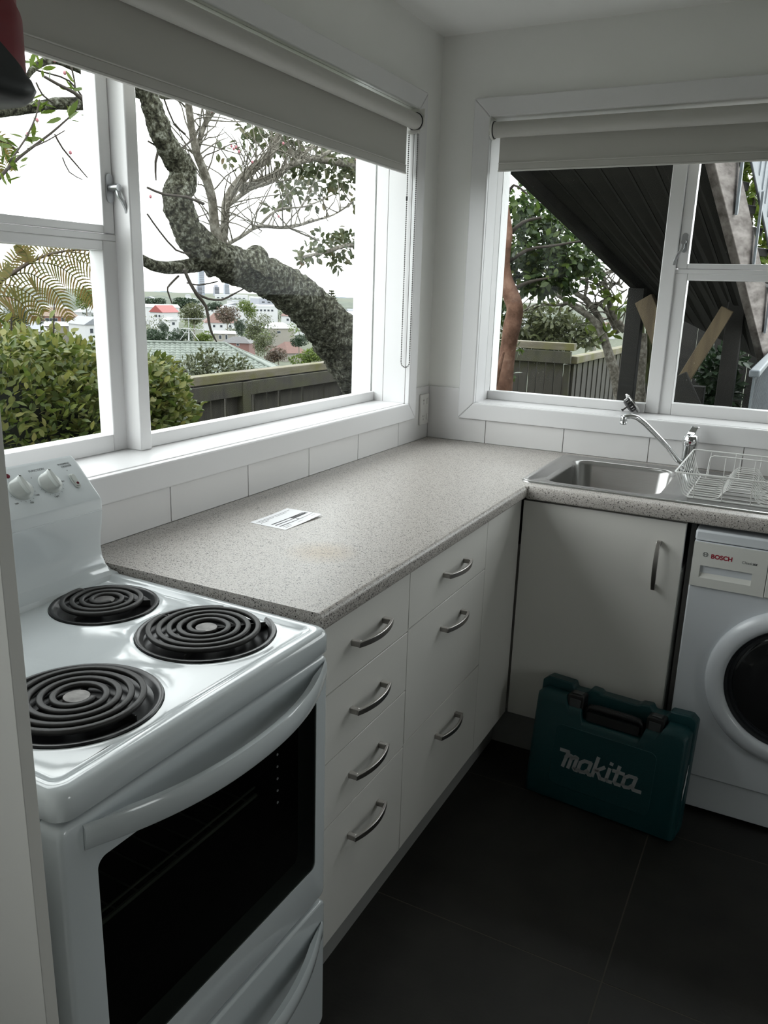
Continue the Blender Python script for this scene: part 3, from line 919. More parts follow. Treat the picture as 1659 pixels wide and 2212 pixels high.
bowls, coils = {}, {}
for i, (bx_, by_, br, turns) in enumerate(burn):
    key = round(br, 4)
    if key not in bowls:
        m = MB().lathe([(br-.004, .878), (br+.001, .8835), (br, .8862), (br-.004, .8868), (br-.008, .884), (br-.017, .8735), (br-.032, .868), (.03, .867), (0, .867)], 48)
        o = m.build('drip_bowl', M['bowl'], STV, smooth=60); bowls[key] = o.data
        m = MB(); pts = []; r1 = br-.0195; r0 = r1-turns*.0164; N_ = int(turns*44)
        for k in range(N_+1):
            t = k/N_; r = r1+(r0-r1)*t; an = 2*PI*turns*t + .6
            pts.append((r*math.cos(an), r*math.sin(an), .8868))
        an0 = .6
        pts = [(r1*math.cos(an0-.16), r1*math.sin(an0-.16), .874), (r1*math.cos(an0-.08), r1*math.sin(an0-.08), .883)]+pts
        rings = []
        P = [Vector(p) for p in pts]
        for k in range(len(P)):
            t = (P[min(k+1, len(P)-1)]-P[max(k-1, 0)]).normalized(); sd = Vector((t.y, -t.x, 0)).normalized(); u = sd.cross(t)
            if u.z < 0: u = -u
            prof = [(-.0046, -.001), (-.0030, -.004), (.0030, -.004), (.0046, -.001), (.0043, .0022), (.0032, .0032), (-.0032, .0032), (-.0043, .0022)]
            rings.append([P[k]+sd*a+u*c for a, c in prof])
        m.loft(rings)
        c = m.build('coil_element', M['coil'], STV, smooth=50); coils[key] = c.data
    else:
        o = mkobj('drip_bowl', bowls[key], M['bowl'], STV); c = mkobj('coil_element', coils[key], M['coil'], STV)
    rz = (2.4, 2.6, 3.9, 1.0)[i]
    for q in (o, c): q.location = (bx_, by_, 0); q.rotation_euler = (0, 0, rz)
    c.location.z = .006
    MB().lathe([(0, .8872), (.0175, .8872), (.0185, .886), (.0185, .880), (0, .880)], 28).build('centre_cap', M['disc'], c, smooth=40)
    for k in range(3):
        an = 2*PI*k/3+.4
        m = MB().box(.016, br-.014, -.0012, .0012, .8655, .8825); m.build('support_arm', M['coil'], c, rot=(0, 0, an))

# splash-back with the sloping control panel
prof = [(-.6115, .86), (-.6115, 1.100), (-.6100, 1.107), (-.606, 1.1110), (-.600, 1.1075), (-.5335, 1.0415), (-.5300, 1.036), (-.5295, 1.028), (-.5305, 1.0135), (-.5315, 1.0125), (-.5315, 1.0115),
        (-.5305, 1.0105), (-.5345, .985), (-.5405, .958), (-.5425, .935), (-.5395, .914), (-.531, .899), (-.517, .8905), (-.498, .8885), (-.49, .880), (-.49, .86)]
rings = []
for y, sh in ((-.0005, .006), (-.002, .003), (-.006, 0), (-SW+.006, 0), (-SW+.002, .003), (-SW+.0005, .006)):
    cx, cz_ = -.57, 1.0
    rings.append([(p+(cx-p)*sh*8*(.5 if q < 1.0 else 1), y, q-(sh if q > 1.03 else 0)) for p, q in prof])
bgd = MB().loft(rings).build('splash_back', M['enamel'], STV, smooth=28)
PD = Vector((.710, 0, -.704)).normalized(); PN = Vector((.704, 0, .710)).normalized(); PT = Vector((-.600, 0, 1.1075))


def panel(yl, t):        # point on the control panel, t metres down the slope
    p = PT+PD*t; return Vector((p.x, yl, p.z))


def pmat(yl, t, h=0.0):
    mm = Matrix.Identity(4); c = panel(yl, t)+PN*h; U = -PD
    for i in range(3): mm[i][0] = (0, 1, 0)[i]; mm[i][1] = U[i]; mm[i][2] = PN[i]; mm[i][3] = c[i]
    return mm


for yl, t in ((-.151, .046), (-.0885, .046)):
    rings = []
    for h, rx, ry in ((0, .0225, .0225), (.003, .0225, .0225), (.005, .0218, .0215), (.014, .0055, .0212), (.0205, .0042, .0205), (.0215, .003, .019)):
        rings.append([(rx*math.cos(2*PI*k/32), ry*math.sin(2*PI*k/32)*(1 if h < .01 else 1.0), h) for k in range(32)])
    kb = MB().loft(rings).build('control_knob', M['knob'], STV, smooth=30)
    kb.matrix_local = pmat(yl, t, .0005)
    mk = MB().box(-.0028, .0008, .0155, .0168, 0, .0004).box(-.0028, -.0016, .0168, .0190, 0, .0004).build('knob_mark', M['print'], kb); mk.location = (0, 0, .0213)
m = MB().prism(rrect(-.0065, .0065, -.0165, .0165, .0063), lambda p, q, t: (p, q, t), 0, .0025)
sw = m.build('rocker_switch', M['knob'], STV, bevel=.0008); sw.matrix_local = pmat(-.036, .053, .0003)
MB().prism(rrect(-.0045, .0045, -.0135, .0135, .0044), lambda p, q, t: (p, q, t+.0025+(q+.0135)*.06), 0, .002).build('rocker', M['knob'], sw, bevel=.0006)
MB().lathe([(0, 0), (.0026, 0), (.0026, .0022), (0, .0024)], 12, lambda x, y, h: (x, y-.0075, h+.0036)).build('switch_lamp', M['lamp'], sw)
m = MB().lathe([(0, 0), (.0048, 0), (.0042, .0015), (0, .0022)], 20); il = m.build('indicator_lamp', M['lamp'], STV, smooth=40); il.matrix_local = pmat(-.158, .013, .0002)
for txt, yl, t, s, sh in (('FUNCTION', -.0965, .0125, .0066, 0), ('WARMING', -.0345, .0105, .0056, 0), ('DRAWER', -.0315, .0165, .0056, 0), ('Bake', -.061, .047, .005, 0), ('Light', -.0915, .0755, .005, 0), ('100', -.126, .064, .005, 0), ('150', -.146, .0765, .005, 0), ('200', -.174, .0715, .005, 0), ('o', -.036, .026, .004, 0), ('o', -.116, .026, .004, 0), ('o', -.174, .029, .004, 0)):
    me = text_mesh(txt, s, .00008, .00003)
    tx = mkobj('panel_lettering', me, M['logo'], STV); tx.matrix_local = pmat(yl, t, .0004)
# dial tick marks
for (yl, t) in ((-.151, .046), (-.0885, .046)):
    for k in range(9):
        an = math.radians(200+k*20); r = .0262
        tk = MB().box(-.0003, .0003, -.0011, .0011, 0, .0002).build('dial_tick', M['logo'], STV)
        mm = pmat(yl+r*math.cos(an), t-r*math.sin(an), .0004); tk.matrix_local = mm @ Matrix.Rotation(an-PI/2, 4, 'Z')

# oven door: frame around the dark glass, bowed handle, drawer below
def bowed(parent, z0, z1, y0, y1, bulge, mat_, name):
    rings = []
    n = 36
    for k in range(n+1):
        t = k/n; y = y0+(y1-y0)*t
        s = math.sin(PI*t)
        out = bulge*(1-abs(2*t-1)**2.2)
        tk = .004+.010*min(1, s*3)
        zc, hh = (z0+z1)/2, (z1-z0)/2
        inn = max(out-tk, -.001)
        o2 = max(out, .0015)
        rings.append([(inn, y, zc-hh*.86), (o2-.003, y, zc-hh), (o2, y, zc-hh*.75), (o2+.001, y, zc), (o2, y, zc+hh*.75), (o2-.003, y, zc+hh), (inn, y, zc+hh*.86)])
    return MB().loft(rings).build(name, mat_, parent, smooth=50)


def plate_with_window(x0, x1, outer, inner, name, mt, parent):
    bm = bmesh.new()
    lo = lambda pts, x: [bm.verts.new((x, p, q)) for p, q in pts]
    def br(a, c):
        n = len(a)
        for i in range(n): bm.faces.new((a[i], a[(i+1) % n], c[(i+1) % n], c[i]))
    y0, y1, z0, z1, r = outer
    A = lo(rrect(y0, y1, z0, z1, r), x0); Bv = lo(rrect(y0, y1, z0, z1, r), x1-.006); B2 = lo(rrect(y0+.002, y1-.002, z0+.002, z1-.002, r), x1-.002); Cv = lo(rrect(y0+.007, y1-.007, z0+.007, z1-.007, r), x1)
    br(A, Bv); br(Bv, B2); br(B2, Cv)
    y0, y1, z0, z1, r = inner
    D = lo(rrect(y0, y1, z0, z1, r), x1); E = lo(rrect(y0, y1, z0, z1, r), x0); br(D, E)
    for a, c in ((Cv, D), (A, E)):
        ed = [bm.edges.get((l[i], l[(i+1) % len(l)])) for l in (a, c) for i in range(len(l))]
        bmesh.ops.triangle_fill(bm, use_beauty=True, edges=ed)
    bmesh.ops.recalc_face_normals(bm, faces=bm.faces)
    me = bpy.data.meshes.new(name); bm.to_mesh(me); bm.free()
    return mkobj(name, me, mt, parent, smooth=45)


gz0, gz1, gy0, gy1 = .432, .772, -.508, -.037
od = plate_with_window(-.040, -.002, (-SW+.002, -.003, .352, .841, .014), (gy0, gy1, gz0, gz1, .014), 'oven_door', M['enamel'], STV)
MB().prism(rrect(gy0, gy1, gz0, gz1, .014), lambda p, q, t: (t, p, q), -.006, -.0035).build('oven_glass', M['oven'], od)
bowed(od, .797, .832, -.525, -.012, .062, M['enamel'], 'door_handle')
cv = MB()
cv.box(-.5, -.498, gy0-.01, gy1+.01, gz0-.03, gz1+.03)
cv.box(-.5, -.041, gy0-.012, gy0-.010, gz0-.03, gz1+.03).box(-.5, -.041, gy1+.010, gy1+.012, gz0-.03, gz1+.03)
cv.box(-.5, -.041, gy0-.01, gy1+.01, gz0-.032, gz0-.030).box(-.5, -.041, gy0-.01, gy1+.01, gz1+.030, gz1+.032)
cv.build('oven_cavity', M['cavity'], STV)
zr_ = onx(380, 1866, .565).z
rk = MB().tube([(-.055, gy0+.012, zr_), (-.055, gy1-.1, zr_)], .0035, 6).build('oven_rack', M['wire'], STV)
MB().tube([(-.058, gy0+.012, zr_+.014), (-.058, gy1-.1, zr_+.014)], .002, 6).build('rack_wire', M['wire'], rk)
for k in range(9):
    y = gy0+.03+k*.04; MB().tube([(-.058, y, zr_), (-.40, y, zr_)], .0016, 5).build('rack_wire', M['wire'], rk)
for k in range(5):
    MB().lathe([(0, 0), (.0022, 0), (.0022, .001), (0, .001)], 8).build('vent_dot', M['logo'], od, loc=(-.0035, gy1-.11, gz1-.05-k*.022), rot=(0, PI/2, 0))
dr = MB().prism(rrect(-SW+.002, -.003, .055, .343, .014), lambda p, q, t: (t, p, q), -.040, -.002).build('storage_drawer', M['enamel'], STV, bevel=.005, seg=3)
bowed(dr, .262, .300, -.525, -.014, .058, M['enamel'], 'drawer_handle')

# ================================================================== tall end panel left of the stove
p = MB().box(.012, .636, -2.373, -2.357, 0, 2.296).build('end_panel', M['cab'], bevel=.0006, seg=1)
tag(p, 'tall white melamine end panel at the left edge beside the stove', 'panel')

# red and black container hung on the stove side of the end panel
rc = thing('hanging_container', 'red container with a black rounded base hanging at the upper left edge', 'container', (.418, -2.352, 1.612))
def body(z0, z1, inset):
    return [(x, y) for x, y in rrect(-.16+inset, .118-inset, .012+inset, .160-inset, .03)]
def cut(x, y): return .014+.72*max(0, .160-y)      # sloping joint between the black base and the red shell
ring = lambda ins, zf: [(x, y, zf(x, y)) for x, y in body(0, 0, ins)]
MB().loft([ring(.006, lambda x, y: .001), ring(.001, lambda x, y: .006), ring(-.002, lambda x, y: .014), ring(.001, lambda x, y: .024), ring(.003, lambda x, y: cut(x, y))]).build('black_base', M['blackcase'], rc, smooth=50)
MB().loft([ring(.004, lambda x, y: cut(x, y)+.0004), ring(.004, lambda x, y: .055+cut(x, y)), ring(.007, lambda x, y: .062+cut(x, y)), ring(.008, lambda x, y: .33), ring(.016, lambda x, y: .34)]).build('red_shell', M['redcase'], rc, smooth=50)
MB().box(-.03, .03, 0, .016, .08, .16).build('wall_bracket', M['blackp'], rc)
mk = MB().box(0, .0006, .030, .075, .262, .272).build('faded_print', M['logo'], rc, loc=(.1105, 0, 0))

# ================================================================== washing machine
WM = thing('washing_machine', 'white front-loading washing machine under the worktop right of the sink cabinet', 'washing machine', (1.375, -.60, 0))
yb = .57
MB().box(-.2985, .2985, 0, yb, .119, .8165).build('cabinet_body', M['washer'], WM, bevel=.004)
MB().box(-.2985, .2985, 0, yb, .8185, .848).build('top_lid', M['washer'], WM, bevel=.006, seg=3)
MB().box(-.2965, .2965, .012, yb, .012, .1175).build('kick_panel', M['washer'], WM, bevel=.002)
for x in (-.26, .26):
    for y in (.04, .53): MB().lathe([(0, 0), (.02, 0), (.02, .012), (0, .012)], 12, lambda a, c, h: (x+a, y+c, h)).build('foot', M['blackp'], WM)
# detergent drawer with its scooped grip
vx = dict(x0=-.2975, x1=-.1120, z0=.692, z1=.8155, a0=-.2755, a1=-.146, b0=.7175, b1=.752, f=-.008, d=.014)
v = vx
vs = [(v['x0'], v['f'], v['z0']), (v['x1'], v['f'], v['z0']), (v['x1'], v['f'], v['z1']), (v['x0'], v['f'], v['z1']),
      (v['a0'], v['f'], v['b0']), (v['a1'], v['f'], v['b0']), (v['a1'], v['f'], v['b1']), (v['a0'], v['f'], v['b1']),
      (v['a0'], v['d'], v['b1']), (v['a1'], v['d'], v['b1']),
      (v['x0'], .001, v['z0']), (v['x1'], .001, v['z0']), (v['x1'], .001, v['z1']), (v['x0'], .001, v['z1'])]
fs = [(0, 1, 5, 4), (1, 2, 6, 5), (2, 3, 7, 6), (3, 0, 4, 7), (4, 5, 9, 8), (7, 8, 9, 6), (4, 8, 7), (5, 6, 9), (0, 10, 11, 1), (1, 11, 12, 2), (2, 12, 13, 3), (3, 13, 10, 0)]
dd = MB().add(vs, fs).build('detergent_drawer', M['wpanel'], WM)
MB().box(-.1105, .2975, -.008, .001, .692, .8155).build('control_panel', M['wpanel'], WM, bevel=.002)
def wtext(txt, x, z, s, mt, off=.0, name='brand_lettering'):
    o = mkobj(name, text_mesh(txt, s, .0001, off), mt, WM); o.matrix_local = Matrix.Translation((x, -.0083, z)) @ Matrix.Rotation(PI/2, 4, 'X'); return o
wtext('BOSCH', -.225, .781, .0165, M['red'], .0006)
wtext('Classi', -.1625, .7785, .0105, M['logo'])
wtext('xx', -.1425, .7785, .0105, M['print'], .0003)
lg = MB()
def annulus(m, r0, r1, n=28):
    rings = [[(r*math.cos(2*PI*k/n), -.0084, r*math.sin(2*PI*k/n)) for k in range(n)] for r in (r0, r1)]
    m.loft(rings, caps=False)
annulus(lg, .0052, .0068)
lgo = lg.build('brand_emblem', M['logo'], WM, loc=(-.266, 0, .784))
MB().box(-.0034, -.0022, -.0085, -.0083, -.0042, .0042).box(.0022, .0034, -.0085, -.0083, -.0042, .0042).box(-.0022, .0022, -.0085, -.0083, -.0007, .0007).build('emblem_anchor', M['logo'], lgo)
# round door
ax = lambda x, y, h: (x, -h, .447+y)
dR = MB()
prof = [(.224, -.002), (.224, .010), (.219, .019), (.205, .025), (.188, .027), (.180, .024), (.1755, .016), (.1735, .004), (.1735, -.002)]
rings = [[ax(r*math.cos(2*PI*k/64), r*math.sin(2*PI*k/64), h) for k in range(64)] for r, h in prof]
dR.loft(rings, caps=False)
door = dR.build('door_ring', M['washer'], WM, smooth=50)
rings = [[ax(r*math.cos(2*PI*k/64), r*math.sin(2*PI*k/64), h) for k in range(64)] for r, h in [(.1735, .012), (.166, .010), (.164, .004), (.156, .006), (.154, .0)]]
MB().loft(rings, caps=False).build('door_gasket', M['wdark'], door, smooth=40)
MB().lathe([(.155, .002), (.145, .006), (.12, .004), (.105, .012), (.085, .006), (.05, .018), (.02, .02), (0, .02)], 64, ax).build('door_glass', M['wglass'], door, smooth=60)

# ================================================================== tool case leaning on the sink cabinet
TCs = thing('tool_case', 'dark teal plastic tool case leaning against the sink cabinet', 'tool case', (.702, -.748, .0))
TCs.rotation_euler = Euler((math.radians(-8.5), 0, math.radians(-5.0)), 'ZXY')
CW, CHf, CHb = .442, .325, .352
# front half with the handle bay and latch notches cut in its top edge
pf = [(.006, 0), (CW-.006, 0), (CW, .012), (CW-.002, CHf-.014), (CW-.02, CHf), (.375, CHf-.002), (.365, CHf-.022), (.325, CHf-.022), (.318, CHf-.052), (.312, CHf-.058), (.150, CHf-.058), (.144, CHf-.052), (.137, CHf-.022), (.097, CHf-.022), (.088, CHf-.002), (.02, CHf), (.002, CHf-.014), (0, .012)]
fm = lambda p, q, t: (p, t, q)
fr = MB()
cxm, czm = CW/2, CHf/2
def inset(poly, k, top): return [(p+(cxm-p)*k*.9, q+(czm-q)*k*(2.2 if q > czm else 1.0)) for p, q in poly]
rings = [[(p, y, q) for p, q in inset(pf, k, 0)] for y, k in ((.054, 0), (.024, .0), (.010, .018), (.002, .05), (0, .075))]
fr.loft(rings)
front = fr.build('front_shell', M['teal'], TCs, bevel=.004, seg=2)
pb = [(.004, 0), (CW-.004, 0), (CW+.002, .014), (CW+.003, CHb-.014), (CW-.014, CHb), (.372, CHb-.002), (.365, CHb-.018), (.327, CHb-.018), (.318, CHb-.004), (.29, CHb-.006), (.284, CHb-.012), (.176, CHb-.012), (.17, CHb-.006), (.144, CHb-.004), (.135, CHb-.018), (.097, CHb-.018), (.09, CHb-.002), (.016, CHb), (-.002, CHb-.014), (-.002, .014)]
MB().prism(pb, fm, .056, .104).build('back_shell', M['teal'], TCs, bevel=.006, seg=3)
MB().prism(rrect(.004, CW-.004, .02, CHf-.03, .012), fm, .0535, .0565).build('seam_strip', M['blackp'], TCs)
MB().prism(rrect(.075, CW-.075, .055, CHf-.085, .02), fm, -.0012, .004).build('raised_panel', M['teal'], front, bevel=.0015)
# handle
hb = MB()
hb.tube([(.150, .030, CHf-.055), (.152, .026, CHf-.030), (.162, .022, CHf-.018), (.185, .020, CHf-.016), (.277, .020, CHf-.016), (.300, .022, CHf-.018), (.310, .026, CHf-.030), (.312, .030, CHf-.055)], [.007, .008, .009, .0105, .0105, .009, .008, .007], 12)
hd = hb.build('carry_handle', M['blackp'], TCs, smooth=50)
MB().prism(rrect(.156, .306, CHf-.056, CHf-.030, .004), fm, .010, .0535).build('handle_bay', M['blackp'], TCs)
for x in (.117, .345):
    l = MB().prism(rrect(x-.024, x+.024, CHf-.034, CHf+.008, .006), fm, .012, .072).build('latch', M['blackp'], TCs, bevel=.003)
    MB().box(x-.014, x+.014, .022, .050, CHf+.007, CHf+.0115).build('latch_tab', M['greyp'], l, bevel=.002)
    MB().box(x-.016, x+.016, .0095, .013, CHf-.028, CHf-.004).build('latch_lip', M['greyp'], l, bevel=.001)

# raised brand lettering on the case front: slanted joined script in flat strokes
def ribbon(m, pts, wd, y):
    P = [Vector((p, q)) for p, q in pts]
    nrm = []
    for i in range(len(P)):
        t = (P[min(i+1, len(P)-1)]-P[max(i-1, 0)]).normalized(); nrm.append(Vector((-t.y, t.x)))
    for i in range(len(P)-1):
        a, c = P[i], P[i+1]; t = (c-a).normalized(); nn = Vector((-t.y, t.x))*wd/2
        a = a-t*wd*.28; c = c+t*wd*.28
        q = [a-nn, c-nn, c+nn, a+nn]
        m.prism([(p.x, p.y) for p in q], lambda p, z, t_: (p, t_, z), y, y+.0016)
def sl(pts, ox, sc=1.0, sh=.18): return [((ox+(x+sh*z))*sc, z*sc) for x, z in pts]
letters = [
    ('m', [[(-.35, 1.22), (.25, 1.22), (.18, 0)], [(.18, .75), (.42, 1.0), (.62, .95), (.60, .0)], [(.62, .75), (.85, 1.0), (1.03, .95), (1.0, .12), (1.12, 0), (1.3, 0)]], 0.0),
    ('a', [[(.85, .92), (.35, .92), (.1, .7), (.1, .15), (.3, 0), (.6, .05), (.8, .3)], [(.85, .92), (.82, .12), (.95, 0), (1.1, 0)]], 1.25),
    ('k', [[(.12, 1.5), (.12, 0)], [(.75, .92), (.2, .42)], [(.35, .52), (.72, .0), (1.05, 0)]], 2.35),
    ('i', [[(.1, .95), (.1, .12), (.22, 0), (.5, 0)], [(.1, 1.32), (.1, 1.42)]], 3.4),
    ('t', [[(.25, 1.35), (.25, .12), (.38, 0), (.7, 0)], [(-.08, .92), (.7, .92)]], 3.85),
    ('a', [[(.85, .92), (.35, .92), (.1, .7), (.1, .15), (.3, 0), (.6, .05), (.8, .3)], [(.85, .92), (.82, .12), (.95, 0), (1.45, 0)]], 4.6)]
for ch, strokes, ox in letters:
    m = MB()
    for s_ in strokes: ribbon(m, [(x+.105, z+.118) for x, z in sl(s_, ox, .0385)], .0102, -.0016)
    m.build('raised_letter', M['silver'], TCs)
pt = [(.0, .0), (.008, .012), (.011, .03), (.02, .045), (.026, .05), (.024, .04), (.028, .03), (.022, .022), (.026, .012), (.018, .0), (.012, -.012), (.004, -.022), (.002, -.01)]
MB().prism([(p, q*1.0) for p, q in pt], lambda p, q, t: (CW+.0008+t, .0245+p*1.05, .150+q*1.35), 0, .0006).build('torn_sticker', M['paper'], TCs)

# ================================================================== outside: ground, planting, fences, steps
LEAF8 = (np.array([(0, 0, 0), (-.42, .3, .09), (.42, .3, .09), (-.44, .62, .07), (.44, .62, .07), (0, 1, -.06), (0, .32, 0), (0, .64, 0)], float),
         [(0, 6, 1), (0, 2, 6), (1, 6, 7, 3), (6, 2, 4, 7), (3, 7, 5), (7, 4, 5)])
LEAF4 = (np.array([(0, 0, 0), (-.45, .5, .1), (0, .52, 0), (.45, .5, .1), (0, 1, -.05)], float), [(0, 2, 1), (0, 3, 2), (1, 2, 4), (2, 3, 4)])


def frames(n, dirs, rng, spread=.6, up=.3):
    """leaf axes around outward directions"""
    a = dirs + rng.normal(0, spread, (n, 3)); a[:, 2] += up-.25
    a /= np.linalg.norm(a, axis=1)[:, None]
    nn = dirs*.6 + rng.normal(0, .45, (n, 3)); nn[:, 2] += .7
    nn -= a*np.sum(a*nn, axis=1)[:, None]; nn /= np.linalg.norm(nn, axis=1)[:, None]
    s = np.cross(a, nn)
    return s, a, nn


def leaf_cloud(name, P, dirs, L, ratio, m, parent, rng, tmpl=LEAF4, spread=.6, up=.3, jit=.3, kind='stuff'):
    n = len(P)
    s, a, nn = frames(n, dirs, rng, spread, up)
    ln = L*(1+rng.uniform(-jit, jit, n)); wd = ln*ratio
    T, F = tmpl; k = len(T)
    V = P[:, None, :] + s[:, None, :]*(T[None, :, 0:1]*wd[:, None, None]) + a[:, None, :]*(T[None, :, 1:2]*ln[:, None, None]) + nn[:, None, :]*(T[None, :, 2:3]*wd[:, None, None])
    V = V.reshape(-1, 3)
    lens = np.array([len(f) for f in F]); flat = np.concatenate([np.array(f) for f in F])
    idx = (np.arange(n)[:, None]*k + flat[None, :]).ravel()
    tot = np.tile(lens, n); st = np.concatenate(([0], np.cumsum(tot)[:-1]))
    me = bpy.data.meshes.new(name)
    me.vertices.add(len(V)); me.vertices.foreach_set('co', V.ravel())
    me.loops.add(len(idx)); me.loops.foreach_set('vertex_index', idx)
    me.polygons.add(len(tot)); me.polygons.foreach_set('loop_start', st); me.polygons.foreach_set('loop_total', tot)
    me.update(calc_edges=True)
    o = mkobj(name, me, m, parent)
    if kind: o['kind'] = kind
    return o


def leaf_parts(name, P, dirs, L, ratio, m, parent, rng, spread=.6, up=.3):
    """single leaves as objects sharing one mesh"""
    n = len(P); s, a, nn = frames(n, dirs, rng, spread, up)
    T, F = LEAF8
    me = bpy.data.meshes.new(name)
    me.from_pydata([(t[0]*ratio, t[1], t[2]*ratio) for t in T], [], F); me.materials.append(m)
    me.polygons.foreach_set('use_smooth', [True]*len(me.polygons))
    for i in range(n):
        o = bpy.data.objects.new(name, me); COL.objects.link(o); o.parent = parent
        ln = L*(1+rng.uniform(-.25, .25)); mm = Matrix.Identity(4)
        for r in range(3): mm[r][0] = s[i][r]*ln; mm[r][1] = a[i][r]*ln; mm[r][2] = nn[i][r]*ln; mm[r][3] = P[i][r]
        o.matrix_local = mm


def ball_points(rng, c, r, n, shell=.55):
    d = rng.normal(0, 1, (n, 3)); d /= np.linalg.norm(d, axis=1)[:, None]
    rad = shell+(1-shell)*rng.random(n)**.6
    return np.array(c)+d*np.array(r)*rad[:, None], d


MO = dict(
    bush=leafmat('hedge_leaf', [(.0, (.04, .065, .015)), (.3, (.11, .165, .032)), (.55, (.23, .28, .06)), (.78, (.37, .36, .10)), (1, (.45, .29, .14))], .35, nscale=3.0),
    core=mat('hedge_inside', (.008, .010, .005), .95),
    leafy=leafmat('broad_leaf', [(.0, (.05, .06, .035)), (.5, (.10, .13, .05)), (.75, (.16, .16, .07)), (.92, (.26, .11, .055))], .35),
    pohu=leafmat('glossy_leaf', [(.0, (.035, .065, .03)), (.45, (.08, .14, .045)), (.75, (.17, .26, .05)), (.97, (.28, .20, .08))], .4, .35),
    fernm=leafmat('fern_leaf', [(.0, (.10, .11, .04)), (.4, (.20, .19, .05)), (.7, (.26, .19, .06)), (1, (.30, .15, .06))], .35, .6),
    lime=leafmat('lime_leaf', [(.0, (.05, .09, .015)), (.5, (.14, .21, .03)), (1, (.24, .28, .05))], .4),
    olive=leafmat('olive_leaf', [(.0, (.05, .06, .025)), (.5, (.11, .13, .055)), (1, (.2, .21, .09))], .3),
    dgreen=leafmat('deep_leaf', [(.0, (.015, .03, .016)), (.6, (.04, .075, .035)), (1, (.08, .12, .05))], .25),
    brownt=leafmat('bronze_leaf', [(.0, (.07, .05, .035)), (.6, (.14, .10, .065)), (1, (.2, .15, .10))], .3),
    pink=mat('pink_bud', (.30, .11, .13), .6),
    lichen=bark('lichen_bark', (.010, .009, .006), (.075, .075, .05), (.32, .33, .28), 46, (.40, .52, .66), 1.0),
    greyb=bark('grey_bark', (.05, .045, .035), (.12, .11, .09), (.23, .22, .19), 30, (.35, .5, .65), .6),
    darkb=mat('dark_twig', (.028, .022, .016), .9),
    orange=bark('peeling_bark', (.065, .034, .022), (.13, .072, .05), (.21, .13, .095), 7, (.35, .5, .66), .5),
    fence=timber('weathered_fence_timber', (.012, .011, .008), (.04, .036, .026), 2, 16, .85, (.03, .03, .011)),
    fcap=timber('mossy_rail_timber', (.06, .052, .034), (.14, .125, .09), 1, 12, .85, (.08, .075, .02)),
    fcap2=timber('mossy_cap_timber', (.06, .052, .034), (.14, .125, .09), 0, 12, .85, (.08, .075, .02)),
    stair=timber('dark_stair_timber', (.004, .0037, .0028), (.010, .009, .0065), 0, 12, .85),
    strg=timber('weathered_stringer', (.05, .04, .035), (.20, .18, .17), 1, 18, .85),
    brace=timber('fresh_brace_timber', (.05, .035, .018), (.10, .075, .04), 2, 14, .8),
    galv=mat('galvanised_steel', (.13, .145, .16), .5, .4, var=.15, vscale=40),
    deckb=timber('brown_deck_timber', (.09, .06, .045), (.19, .145, .12), 1, 14, .85),
    ground=mat('garden_ground', (.03, .038, .016), .95, var=.5, vscale=.6),
)

# terrain falling away below the house
def terrain_z(r):
    xs_ = [0, 6, 9, 14, 20, 40, 60, 100, 200, 300, 500, 800, 1500, 2400, 3200, 6000]
    zs_ = [-.75, -.75, -1.6, -3, -4.2, -6.5, -8, -10.5, -15, -18, -21, -24, -28, -24, -17, -40]
    return float(np.interp(r, xs_, zs_))
bm_v, bm_f = [], []
rr_ = [0.5, 3, 6, 9, 12, 16, 20, 28, 40, 60, 100, 150, 200, 300, 400, 600, 800, 1100, 1500, 1900, 2400, 2800, 3200, 4200, 6000]
NA = 180
for r in rr_:
    for k in range(NA):
        an = 2*PI*k/NA; x, y = CAM[0]+r*math.cos(an), CAM[1]+r*math.sin(an)
        z = terrain_z(r) + (noise.noise(Vector((x*.004, y*.004, 3)))*min(r*.008, 9) if r > 30 else 0)
        bm_v.append((x, y, z))
for j in range(len(rr_)-1):
    for k in range(NA): bm_f.append((j*NA+k, j*NA+(k+1) % NA, (j+1)*NA+(k+1) % NA, (j+1)*NA+k))
bm_f.append(tuple(range(NA))[::-1])
gnd = MB().add(bm_v, bm_f).build('ground', MO['ground'], smooth=80)
tag(gnd, 'green ground falling away from the house towards the far suburbs', 'ground', kind='structure')

# ------------------------------------------------------------------ clipped hedge bush right outside the wide window
rng = np.random.default_rng(5)
HB = thing('hedge_bush', 'dense green and yellow leafy bush close outside the wide window', 'bush', (-1.4, -1.35, -.75))
hc = np.array([-1.38, -1.33, .35]); hr = np.array([.58, 1.44, .92])
def hedge_surf(n, zmin):
    d = rng.normal(0, 1, (n*3, 3)); d /= np.linalg.norm(d, axis=1)[:, None]
    p = np.sign(d)*np.abs(d)**.62
    p /= (np.abs(p)**3).sum(axis=1)[:, None]**(1/3)
    bump = np.array([1+.08*noise.noise(Vector(q*3.0))+.05*noise.noise(Vector(q*9)) for q in p])
    P = hc+p*hr*bump[:, None]
    k = (P[:, 2] > zmin) & ((P[:, 0] > -1.5) | (P[:, 2] > .9))
    return P[k][:n], d[k][:n]
P, d = hedge_surf(44000, .45)
P = P - d*(rng.random(len(P))[:, None]**1.3)*.17
off = np.array(HB.location)
vis = (P[:, 0] > -1.25) & (P[:, 2] > .85)
leaf_cloud('foliage', P-off, d, .033, .58, MO['bush'], HB, rng, LEAF8, .8, .2)
P2, d2 = hedge_surf(4000, .9)
k = np.where((P2[:, 0] > -1.45) & (P2[:, 1] > -1.9))[0][:290]
leaf_parts('leaf', P2[k]+d2[k]*.012-off, d2[k], .037, .58, MO['bush'], HB, rng, .7, .25)
core = MB()  # solid dark core added to block the view through the leaves
rings = []
